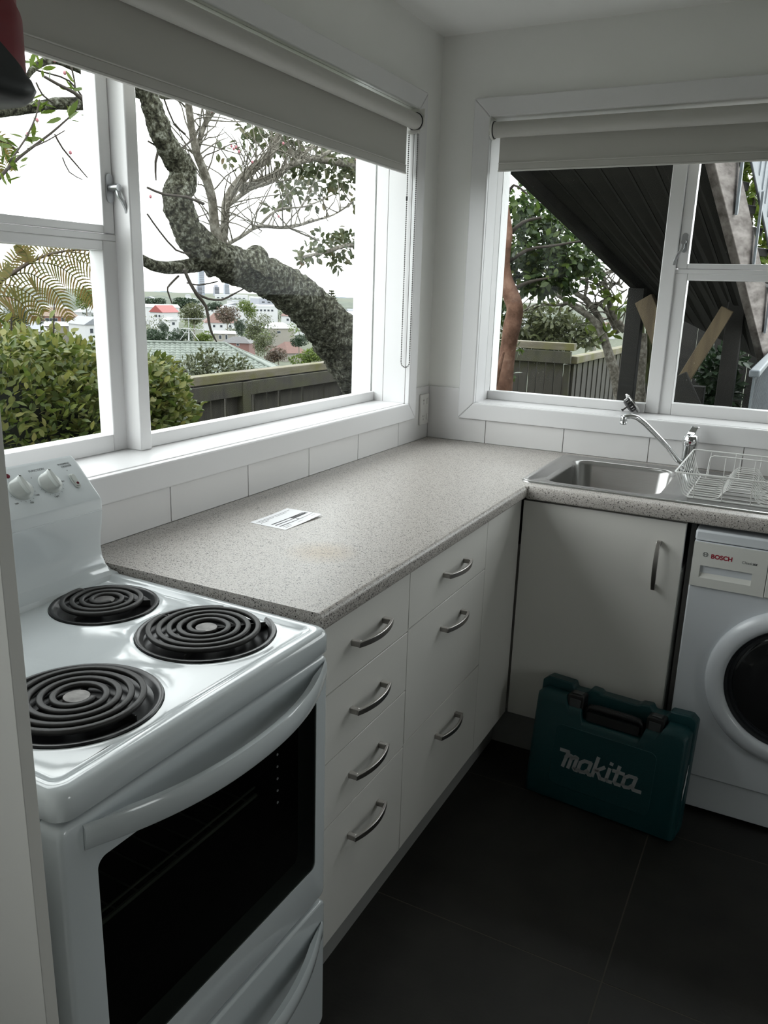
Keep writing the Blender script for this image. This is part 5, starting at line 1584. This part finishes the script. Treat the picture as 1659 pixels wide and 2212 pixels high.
shrub('garden_shrub', 'bright green foliage behind the stair balustrade', [(1590, 370, 26, 160), (1610, 420, 28, 200), (1600, 330, 30, 160), (1625, 480, 26, 180), (1640, 540, 24, 160), (1650, 300, 30, 120)], 'y', 4.6, MO['lime'], .09, -.75)
shrub('garden_shrub', 'dark green foliage low down under the stairs', [(1540, 800, 34, 200), (1560, 850, 36, 220), (1580, 780, 26, 140), (1530, 870, 30, 160)], 'y', 3.2, MO['dgreen'], .08, -.75)
shrub('garden_shrub', 'pale green shrub poking above the fence cap rail', [(470, 800, 34, 420), (430, 795, 28, 300), (505, 808, 28, 300), (445, 770, 18, 90), (540, 812, 20, 160), (400, 800, 24, 220), (515, 785, 16, 70)], 'x', -3.3, MO['olive'], .045, -1.0)

# ================================================================== beyond the garden: neighbour's roof, suburb, skyline
MF = dict(
    rooftile=mat('pale_green_roof_tile', (0.091, 0.106, 0.091), .7, var=.25, vscale=3),
    white=mat('weatherboard_white', (0.311, 0.315, 0.319), .6),
    cream=mat('cream_wall', (0.156, 0.146, 0.126), .7),
    brick=mat('red_brick_wall', (0.111, 0.044, 0.026), .8, var=.15, vscale=4),
    tan=mat('tan_roof', (0.111, 0.076, 0.053), .7, var=.1, vscale=2),
    redr=mat('red_iron_roof', (0.150, 0.019, 0.016), .5),
    rust=mat('terracotta_roof', (0.071, 0.030, 0.021), .7, var=.12, vscale=2),
    greyr=mat('grey_iron_roof', (0.106, 0.113, 0.126), .5, var=.08, vscale=2),
    dkr=mat('dark_roof', (0.028, 0.027, 0.028), .6, var=.1, vscale=2),
    paler=mat('pale_iron_roof', (0.302, 0.307, 0.315), .5),
    pinkw=mat('pink_wall', (0.116, 0.054, 0.046), .7),
    bluew=mat('blue_grey_shed', (0.056, 0.071, 0.097), .6),
    win=mat('far_window', (0.021, 0.025, 0.032), .15),
    tower=mat('tower_cladding', (0.176, 0.202, 0.244), .4),
    tower2=mat('tower_concrete', (0.189, 0.197, 0.227), .6),
    alu=mat('aluminium_tube', (0.252, 0.256, 0.260), .35, .9),
    hill=mat('haze_tinted_hill', (0.067, 0.084, 0.092), .95, var=.25, vscale=.02),  # distance haze put into the base colour as a blue-grey tint
    belt=mat('far_trees', (0.042, 0.052, 0.036), .95, var=.45, vscale=.05),
)
FZ = Vector((0, 0, 1))


def mpx(p): return (p-Vector(CAM)).dot(Vector(FW))/FPX


PLACED = []


def building(name, label, u, v, D, wpx, hpx, rpx, wallm, roofm, kind='gable', yaw=0, depth=None, wins=(), cat='house', group=None, over=.4):
    """u,v: bottom centre of the wall as seen; hpx wall height, rpx roof height; wins: (across 0..1, up 0..1, w m, h m)"""
    p = far(u, v, D); s = mpx(p)
    W_, H_, R_ = wpx*s, hpx*s, rpx*s
    Dp = depth or W_*.7
    PLACED.append((p.x, p.y, max(W_, Dp)*.75))
    az = math.atan2(CAM[1]-p.y, CAM[0]-p.x)
    B_ = thing(name, label, cat, (p.x, p.y, p.z), az+PI/2+yaw, group)     # local -y faces the viewer
    MB().box(-W_/2, W_/2, 0, Dp, -6, H_).build('wall', wallm, B_)
    o = over
    if kind == 'gable':      # ridge across the view
        m = MB().prism([(-o, H_), (Dp+o, H_), (Dp/2, H_+R_)], lambda a, c, t: (t, a, c), -W_/2-o, W_/2+o)
    elif kind == 'end':      # gable end towards the viewer
        m = MB().prism([(-W_/2-o, H_), (W_/2+o, H_), (0, H_+R_)], lambda a, c, t: (a, t, c), -o, Dp+o)
    elif kind == 'hip':
        i = min(W_*.3, Dp*.5)
        m = MB().add([(-W_/2-o, -o, H_), (W_/2+o, -o, H_), (W_/2+o, Dp+o, H_), (-W_/2-o, Dp+o, H_), (-W_/2+i, Dp/2, H_+R_), (W_/2-i, Dp/2, H_+R_)],
                     [(0, 1, 5, 4), (1, 2, 5), (2, 3, 4, 5), (3, 0, 4), (3, 2, 1, 0)])
    else:
        m = MB().box(-W_/2-.1, W_/2+.1, -.1, Dp+.1, H_, H_+max(R_, .2))
    m.build('roof', roofm, B_)
    for a, c, ww, hh in wins:
        x = -W_/2+W_*a; z = H_*c
        f = MB().box(x-ww/2-.08, x+ww/2+.08, -.05, .0, z-hh/2-.08, z+hh/2+.08).build('window', MF['white'], B_)
        MB().box(x-ww/2, x+ww/2, -.07, -.045, z-hh/2, z+hh/2).build('pane', MF['win'], f)
    return B_


# neighbour's tiled hip roof just below the fence
NH = thing('neighbour_house', 'neighbouring house with a pale green tiled hip roof below the fence', 'house', tuple(far(440, 770, 58)))
no_ = Vector(NH.location)
r0, r1 = far(352, 743, 61.0), far(486, 741, 61.0)
zr = (r0.z+r1.z)/2; r0.z = r1.z = zr
e1 = far(655, 806, 17.0)
ax_ = (r1-r0).normalized(); px_ = Vector((ax_.y, -ax_.x, 0))
if (Vector(CAM)-r0).dot(px_) < 0: px_ = -px_
half = 5.2; drop = 2.35
r0 = r0-ax_*5
ev = zr-drop
c1, c2 = r1+ax_*half*.95+px_*half, r1+ax_*half*.95-px_*half
c0, c3 = r0-ax_*half*.95+px_*half, r0-ax_*half*.95-px_*half
for c in (c0, c1, c2, c3): c.z = ev
L_ = lambda p: p-no_
MB().loft([[L_(p)+Vector((0, 0, -5)) for p in (c0.lerp(c2, .06), c1.lerp(c3, .06), c2.lerp(c0, .06), c3.lerp(c1, .06))], [L_(p)-Vector((0, 0, .02)) for p in (c0.lerp(c2, .06), c1.lerp(c3, .06), c2.lerp(c0, .06), c3.lerp(c1, .06))]]).build('wall', MF['cream'], NH)
rf = MB().add([L_(p) for p in (c0, c1, c2, c3, r0, r1)], [(0, 1, 5, 4), (1, 2, 5), (2, 3, 4, 5), (3, 0, 4), (3, 2, 1, 0)]).build('roof', MF['rooftile'], NH)
# tile courses: stepped overlapping rows on the two slopes in view, each course a row of curved tiles
def courses(a0, a1, b0, b1, nrow, tw):
    """slope from eave a0-a1 up to ridge b0-b1"""
    made = 0
    nrm = (a1-a0).cross(b0-a0).normalized()
    if nrm.z < 0: nrm = -nrm
    m = MB()
    for r in range(nrow):
        t0, t1 = r/nrow, (r+1.12)/nrow
        L0, L1 = a0.lerp(b0, t0), a1.lerp(b1, t0); U0, U1 = a0.lerp(b0, min(t1, 1)), a1.lerp(b1, min(t1, 1))
        n = max(1, int((L1-L0).length/tw)); ea = (a1-a0).normalized(); le = (U0-L0)
        up = (b0-a0)-(ea*((b0-a0).dot(ea))); up = up/nrow*1.12
        base0 = (L0-a0).dot(ea); base1 = (L1-a0).dot(ea); k0 = math.ceil(base0/tw); k1 = math.floor(base1/tw)
        org = a0+((a0.lerp(b0, t0)-a0)-ea*((a0.lerp(b0, t0)-a0).dot(ea)))
        for k in range(k0, k1):
            p = org+ea*(k*tw)
            vs = []
            for j, (s, h) in enumerate(((0, .03), (.25, .075), (.5, .085), (.75, .055), (1, .03))):
                q = p+ea*(s*tw*.97)
                vs += [q+nrm*h-no_, q+up+nrm*(h-.028)-no_, q+nrm*.0-no_]
            fs = []
            for j in range(4):
                fs.append((3*j, 3*j+3, 3*j+4, 3*j+1)); fs.append((3*j+2, 3*j+5, 3*j+3, 3*j))
            m.add(vs, fs); made += 1
    o = m.build('roof_tiles', MF['rooftile'], rf); o['kind'] = 'stuff'
    return o
courses(c0, c1, r0, r1, 16, .36)
courses(c1, c2, r1, r1, 16, .36)
MB().tube([L_(r0)+FZ*.07, L_(r1)+FZ*.07], .10, 8).build('ridge_cap', MF['rooftile'], rf, smooth=60)
MB().tube([L_(r1)+FZ*.06, L_(c1)+FZ*.06], .09, 8).build('hip_cap', MF['rooftile'], rf, smooth=60)
MB().tube([L_(r1)+FZ*.06, L_(c2)+FZ*.06], .09, 8).build('hip_cap', MF['rooftile'], rf, smooth=60)
# television aerial on its ridge
ab = r0.lerp(r1, .73)+FZ*.18
TA = thing('tv_aerial', 'metal television aerial on a tripod on the green tiled roof', 'aerial', tuple(ab))
s_ = mpx(ab)
MB().tube([(0, 0, 0), (0, 0, 48*s_)], .035, 8).build('mast', MF['alu'], TA)
vx_ = Vector((RT[0], RT[1], 0)).normalized(); vy_ = Vector((vx_.y, -vx_.x, 0))
for d in (vx_*20*s_, -vx_*20*s_, vy_*.25):
    MB().tube([Vector(d)*1.0+FZ*.04, FZ*27*s_], .028, 6).build('tripod_leg', MF['alu'], TA)
tb = MB().tube([-vx_*38*s_+FZ*45*s_, vx_*30*s_+FZ*47*s_], .03, 6).build('boom', MF['alu'], TA)
for k in range(15):
    c = (-vx_*38*s_+FZ*45*s_).lerp(vx_*30*s_+FZ*47*s_, k/14); MB().tube([c-vy_*.5, c+vy_*.5], .014, 5).build('element_rod', MF['alu'], tb)
tb = MB().tube([-vx_*20*s_+FZ*25*s_, vx_*36*s_+FZ*25*s_], .028, 6).build('boom', MF['alu'], TA)
for k in range(11):
    c = (-vx_*20*s_+FZ*25*s_).lerp(vx_*36*s_+FZ*25*s_, k/10); MB().tube([c-vy_*.3, c+vy_*.3], .014, 5).build('element_rod', MF['alu'], tb)
for sx in (-1, 1):
    pts = [vx_*sx*(6+8*math.cos(a))*s_+FZ*(22-5*math.sin(a))*s_ for a in [PI*k/8 for k in range(9)]]
    MB().tube(pts, .02, 5).build('folded_dipole', MF['alu'], TA)

# houses one can pick out, from near to far
W5 = [(.12+.17*k, .6, 1.0, 1.2) for k in range(5)]
building('brick_house', 'brick house with a tan hip roof seen through the lower casement pane', 128, 704, 310, 86, 20, 18, MF['brick'], MF['tan'], 'hip', .25, 9, [(.22, .62, 1.3, 1.2), (.32, .62, 1.3, 1.2), (.42, .62, 1.3, 1.2), (.60, .6, 1.1, 1.6), (.70, .6, 1.1, 1.6), (.86, .7, 1.0, 1.0)])
building('white_house', 'large white house with pale roofs right of the brick house', 196, 700, 400, 70, 24, 14, MF['white'], MF['paler'], 'hip', -.2, 12, [(.3, .5, 1.2, 1.2), (.7, .5, 1.2, 1.2)])
building('grey_villa', 'pale grey gabled house in front of the white one', 208, 728, 240, 50, 26, 16, MF['white'], MF['greyr'], 'end', .5, 9, [(.3, .5, .9, 1.2), (.7, .5, .9, 1.2)])
building('long_shed', 'long low building with a white roof below the brick house', 118, 712, 250, 78, 8, 8, MF['cream'], MF['paler'], 'gable', .1, 6, [(.5, .4, 1, .6)])
building('grey_roof_house', 'house with a flat blue-grey roof behind the bush top', 60, 735, 200, 85, 18, 16, MF['cream'], MF['greyr'], 'gable', .35, 8, [(.4, .5, 1, .8)])
building('red_roof_house', 'white house with a bright red roof beside the mullion', 338, 690, 350, 34, 15, 15, MF['white'], MF['redr'], 'end', -.7, 10, [(.5, .5, .9, 1.0), (.75, .5, .9, 1.0)])
building('white_cottage', 'small white two-level cottage below the red roofed house', 375, 708, 290, 17, 16, 5, MF['white'], MF['paler'], 'end', .3, 7, [(.5, .55, .9, .9)])
building('rust_roof_house', 'white house with a long rust-red roof under the bronze tree', 482, 712, 375, 76, 14, 20, MF['white'], MF['rust'], 'hip', .1, 14, [(.25, .5, 1.0, 1.0), (.45, .5, 1.0, 1.0), (.7, .5, 1.0, 1.0)])
building('garden_shed', 'pale grey shed with a low roof above the green tiles', 485, 736, 210, 44, 15, 5, MF['cream'], MF['paler'], 'gable', -.15, 5, [(.3, .5, .6, .9), (.6, .5, .5, 1.1)])
building('dark_roof_house', 'house with a dark hip roof and pink wall beside the shed', 508, 748, 180, 60, 7, 12, MF['pinkw'], MF['dkr'], 'hip', -.25, 6, [(.6, .5, .5, .4)])
building('grey_house', 'grey house with a white roof behind the leaning trunk', 610, 726, 310, 56, 16, 12, MF['cream'], MF['paler'], 'hip', .4, 9, [(.35, .5, 1.4, .8)])
building('terracotta_house', 'house with a terracotta roof under the leaning trunk', 642, 772, 200, 46, 9, 22, MF['cream'], MF['rust'], 'hip', .6, 8, [(.5, .5, .8, .5)])
building('warehouse', 'blue-grey warehouse at the right edge of the wide window', 752, 692, 390, 40, 12, 6, MF['bluew'], MF['paler'], 'gable', .2, 20, [(.4, .5, 3, 1)])
building('white_block', 'long white building among trees above the rust roof', 560, 680, 468, 80, 16, 4, MF['white'], MF['paler'], 'flat', .1, 20, [(.15+.1*k, .6, 1.2, 1) for k in range(8)])
building('pale_mill', 'tall pale industrial building against the trunk', 575, 664, 1092, 32, 18, 3, MF['tower2'], MF['paler'], 'flat', .3, 40, [(.3, .6, 4, 2), (.7, .6, 4, 2)])
building('long_white_hall', 'long white hall on the far slope left of the trunk', 500, 648, 1820, 70, 8, 3, MF['white'], MF['paler'], 'flat', 0, 40, [(.1+.13*k, .5, 5, 2) for k in range(7)])
building('white_terrace', 'pale terrace roofs behind the red roofed house', 352, 668, 416, 70, 4, 6, MF['white'], MF['paler'], 'gable', .15, 14, [(.5, .5, 1, .5)])
building('low_white_hall', 'low white hall below the warehouse', 748, 704, 450, 60, 6, 6, MF['white'], MF['paler'], 'gable', .1, 12, [(.5, .4, 2, .5)])

# small far houses that nothing sets apart
rnd = random.Random(3)
RN = {'pale_iron_roof': 'pale', 'grey_iron_roof': 'grey', 'terracotta_roof': 'rust-red', 'dark_roof': 'dark', 'tan_roof': 'tan'}
KN = {'gable': 'ridged', 'hip': 'hipped', 'end': 'gable-ended'}


def where(u):
    if u < 240: return 'seen through the lower casement pane'
    if u < 420: return 'beside the mullion of the wide window'
    if u < 540: return 'left of the leaning trunk'
    if u < 900: return 'beyond the leaning trunk'
    return 'beyond the fence outside sink window'


made = 0
for i in range(400):
    if made >= 46: break
    zone = rnd.random()
    u = rnd.uniform(300, 790) if zone < .62 else (rnd.uniform(-20, 230) if zone < .8 else rnd.uniform(1060, 1320))
    D = math.exp(rnd.uniform(math.log(420), math.log(2000)))
    q = far(u, 650, D); wm = rnd.uniform(9, 17)
    if 880 < D < 1090 or 1540 < D < 1820: continue
    if any(math.hypot(q.x-a, q.y-c) < r+wm*.9 for a, c, r in PLACED): continue
    made += 1
    hv = 621+(u-430)*.0318
    v = hv+(CAM[2]-terrain_z(D)-2.5)/D*FPX*.93
    hp = rnd.uniform(2.6, 4.5)
    s = D*.93/FPX
    roof = rnd.choice(['paler', 'paler', 'greyr', 'rust', 'dkr', 'tan']); kd = rnd.choice(['gable', 'hip', 'end'])
    building('distant_house', 'far house with %s %s roof %s' % (RN[MF[roof].name], KN[kd], where(u)), u, v, D, wm/s, hp/s, 1.8/s, MF['white'], MF[roof], kd, rnd.uniform(-.7, .7), 9, [(.3, .5, 1.3, 1.1), (.7, .5, 1.3, 1.1)] if D < 700 else (), group='distant houses in the suburb')

# skyline towers
def tower(label, u, v0, v1, wpx, D, m, flo):
    p = far(u, v0, D); s = mpx(p); az = math.atan2(CAM[1]-p.y, CAM[0]-p.x)
    T_ = thing('office_tower', label, 'tower', tuple(p), az+PI/2+.3)
    W_, H_ = wpx*s, (v0-v1)*s
    MB().box(-W_/2, W_/2, 0, W_, -30, H_).build('tower_shaft', m, T_)
    MB().box(-W_*.3, W_*.3, W_*.2, W_*.8, H_, H_+6).build('plant_room', m, T_)
    for k in range(flo):
        z = H_*(k+.5)/flo; MB().box(-W_*.42, W_*.42, -.6, 0, z-H_*.3/flo, z+H_*.3/flo).build('window_band', MF['win'] if m is MF['tower2'] else MF['greyr'], T_)
tower('tall glassy skyline tower left of the leaning trunk', 437, 634, 580, 12, 2600, MF['tower'], 14)
tower('pale blocky tower at the foot of the tall one', 432, 636, 619, 11, 2500, MF['tower2'], 6)
tower('dark and white skyline tower in the middle', 469, 637, 620, 11, 2550, MF['tower2'], 7)
tower('rounded-top skyline tower nearest the trunk', 491, 638, 615, 11, 2600, MF['tower'], 8)

# far hill line and belts of trees in front of it
def belt(name, label, D, v_off, amp, m, u0, u1, step, thick, kind):
    vs, fs = [], []; n = int((u1-u0)/step)+1
    for k in range(n):
        u = u0+k*step; hv = 621+(u-430)*.0318
        h = noise.noise(Vector((u*.013, D*.01, 0)))*amp+noise.noise(Vector((u*.07, D*.02, 5)))*amp*.5+noise.noise(Vector((u*.31, D*.03, 9)))*amp*.35
        top = far(u, hv+v_off-h, D); b0 = far(u, hv, D*.93); b0.z = top.z-thick; b1 = far(u, hv, D*1.05); b1.z = top.z-thick
        vs += [b0, top, b1]
    for k in range(n-1):
        a = 3*k; fs += [(a, a+3, a+4, a+1), (a+1, a+4, a+5, a+2), (a+2, a+5, a+3, a)]
    o = MB().add(vs, fs).build(name, m, smooth=80)
    return tag(o, label, 'hills' if kind == 'structure' else 'trees', kind=kind)
belt('hills', 'low haze-tinted hills along the horizon', 3000, 13, 5, MF['hill'], -700, 2300, 9, 60, 'structure')
belt('tree_belt', 'belt of far trees across the valley, furthest row', 1700, 23, 5, MF['belt'], -500, 2000, 5, 22, 'stuff')
belt('tree_belt', 'belt of far trees across the valley, nearer row', 1000, 34, 6, MF['belt'], -500, 2000, 4, 20, 'stuff')

# single trees in the neighbourhood
def far_tree(label, u, v, D, rx, ry, m, n=900, cat='tree', trunk=True, name='garden_tree'):
    c = far(u, v, D); s = mpx(c); zb_ = min(terrain_z(D), c.z-ry*s-1)
    PLACED.append((c.x, c.y, rx*s))
    T_ = thing(name, label, cat, (c.x, c.y, zb_))
    org = np.array(T_.location); PA, DA = [], []
    r_ = random.Random(int(u*7+v))
    for k in range(7):
        an = r_.uniform(0, 2*PI); q = r_.uniform(.2, .6)
        cc = np.array(c)+np.array([math.cos(an)*rx*s*q, math.sin(an)*rx*s*q, r_.uniform(-.5, .6)*ry*s])
        p, d = ball_points(rng, cc, (rx*s*.55, rx*s*.55, ry*s*.5), n//7, .5); PA.append(p); DA.append(d)
    leaf_cloud('crown', np.concatenate(PA)-org, np.concatenate(DA), max(rx*s*.14, .10), .6, m, T_, rng, LEAF4, .6, .2)
    MB().tube([(0, 0, 0), (.1, 0, (c.z-zb_)*.6), (0, .1, c.z-zb_)], [max(.12, rx*s*.06), max(.1, rx*s*.045), .05], 7).build('trunk', MO['greyb'], T_, smooth=80)
    return T_
ftl = [
    ('round olive-green tree above the aerial', 418, 682, 252, 34, 24, MO['olive']),
    ('bronze leafless-looking tree in front of the rust roof', 490, 676, 235, 28, 28, MO['brownt']),
    ('yellow-green tree beside the bronze tree', 534, 668, 252, 22, 20, MO['lime']),
    ('dark green round tree below the yellow-green one', 522, 706, 193, 18, 20, MO['dgreen']),
    ('grey-green tree against the dark round tree', 556, 710, 176, 26, 28, MO['olive']),
    ('deep green trees beside the white cottage', 352, 706, 210, 14, 14, MO['dgreen']),
    ('dark hedge trees below the red roofed house', 345, 735, 142, 34, 20, MO['dgreen']),
    ('dark shrubs left of the aerial', 395, 728, 118, 26, 18, MO['dgreen']),
    ('yellow-green shrubs right of the aerial', 440, 728, 134, 24, 14, MO['lime']),
    ('green tree in front of the terracotta house', 570, 748, 117, 22, 26, MO['olive']),
    ('dark green tree under the leaning trunk', 645, 735, 168, 22, 14, MO['dgreen']),
    ('yellow-green willow above the fence', 665, 770, 100, 40, 20, MO['lime']),
    ('grey-green scrub behind the fence at the right', 705, 785, 84, 34, 14, MO['olive']),
    ('brown scrub beside the green tiled roof', 600, 768, 100, 26, 20, MO['brownt']),
    ('tall green tree behind the brick house', 185, 645, 399, 28, 24, MO['lime']),
    ('pine-like green tree left of the brick house', 40, 690, 168, 30, 26, MO['dgreen']),
    ('small green trees by the brick house', 85, 690, 150, 12, 12, MO['dgreen']),
    ('dark tree at the right of the wide window', 768, 710, 252, 14, 10, MO['dgreen']),
    ('dark clump of trees past the mullion', 560, 668, 504, 22, 9, MO['dgreen']),
    ('clump of trees on the valley floor left of the aerial', 400, 655, 520, 30, 9, MO['dgreen']),
    ('clump of trees over the red roof', 330, 650, 572, 26, 9, MO['dgreen']),
    ('trees above the rust roof', 460, 662, 462, 18, 10, MO['dgreen']),
    ('yellow-green bush beside the bare tree outside the sink window', 1280, 712, 15, 12, 10, MO['lime']),
    ('far olive trees left of the bare tree', 1230, 690, 252, 26, 10, MO['dgreen']),
]
for l, u, v, D, rx, ry, m in ftl: far_tree(l, u, v, D, rx, ry, m, 2100)
# Norfolk-pine shaped conifer
c = far(716, 660, 260); s = mpx(c); NP = thing('norfolk_pine', 'tall tiered conifer at the right of the wide window', 'tree', (c.x, c.y, c.z-38*s))
MB().tube([(0, 0, -3), (0, 0, 40*s), (0, 0, 72*s)], [.5, .3, .06], 8).build('trunk', MO['darkb'], NP)
P_, D_ = [], []
for k in range(13):
    z = (4+k*5.2)*s; R_ = (25-k*1.85)*s
    for j in range(7):
        an = 2*PI*j/7+k*.4
        nn_ = 12
        tier = [(math.cos(an)*R_*t, math.sin(an)*R_*t, z+.12*R_*t*t*2) for t in [q/nn_ for q in range(1, nn_+1)]]
        MB().tube([(0, 0, z)]+tier[::4]+[tier[-1]], [.1, .09, .08, .07, .05][:len(tier[::4])+2], 5).build('tier_branch', MO['darkb'], NP)
        for p in tier:
            for _ in range(3): P_.append(p); D_.append((math.cos(an)+rnd.uniform(-.7, .7), math.sin(an)+rnd.uniform(-.7, .7), .5))
leaf_cloud('needles', np.array(P_), np.array(D_), .7, .22, MO['olive'], NP, rng, LEAF4, .3, .2)

# small rounded trees between the houses
made = 0
GN = {'deep_leaf': 'dark green', 'olive_leaf': 'olive green', 'lime_leaf': 'yellow-green'}
for i in range(500):
    if made >= 44: break
    u = rnd.choice([rnd.uniform(310, 770), rnd.uniform(310, 770), rnd.uniform(-10, 225)]); D = math.exp(rnd.uniform(math.log(200), math.log(800)))
    hv = 621+(u-430)*.0318; s = D*.93/FPX; R_ = rnd.uniform(2.5, 5.0)
    q = far(u, 650, D)
    if any(math.hypot(q.x-a, q.y-c) < r+R_*1.1 for a, c, r in PLACED): continue
    made += 1
    v = hv+(CAM[2]-terrain_z(D))/s-R_*1.3/s
    mt = rnd.choice([MO['dgreen'], MO['dgreen'], MO['olive'], MO['lime']])
    t_ = far_tree('small %s suburb tree %s' % (GN[mt.name], where(u)), u, v, D, R_/s, R_*.9/s, mt, 320, name='suburb_tree')
    t_['group'] = 'small trees between the suburb houses'

# things that would otherwise share a label are told apart by their order across the view
ORD = ['first', 'second', 'third', 'fourth', 'fifth', 'sixth', 'seventh', 'eighth', 'ninth', 'tenth', 'eleventh', 'twelfth', 'thirteenth', 'fourteenth']
same = {}
for o in bpy.data.objects:
    if o.parent is None and o.get('group') in ('distant houses in the suburb', 'small trees between the suburb houses'):
        d = np.array(o.location)-CAM
        same.setdefault(o['label'], []).append(((d@RT)/(d@FW), o))
for lab, lst in same.items():
    if len(lst) > 1:
        for k, (_, o) in enumerate(sorted(lst, key=lambda q: q[0])): o['label'] = lab+', '+ORD[min(k, 13)]+' from left'
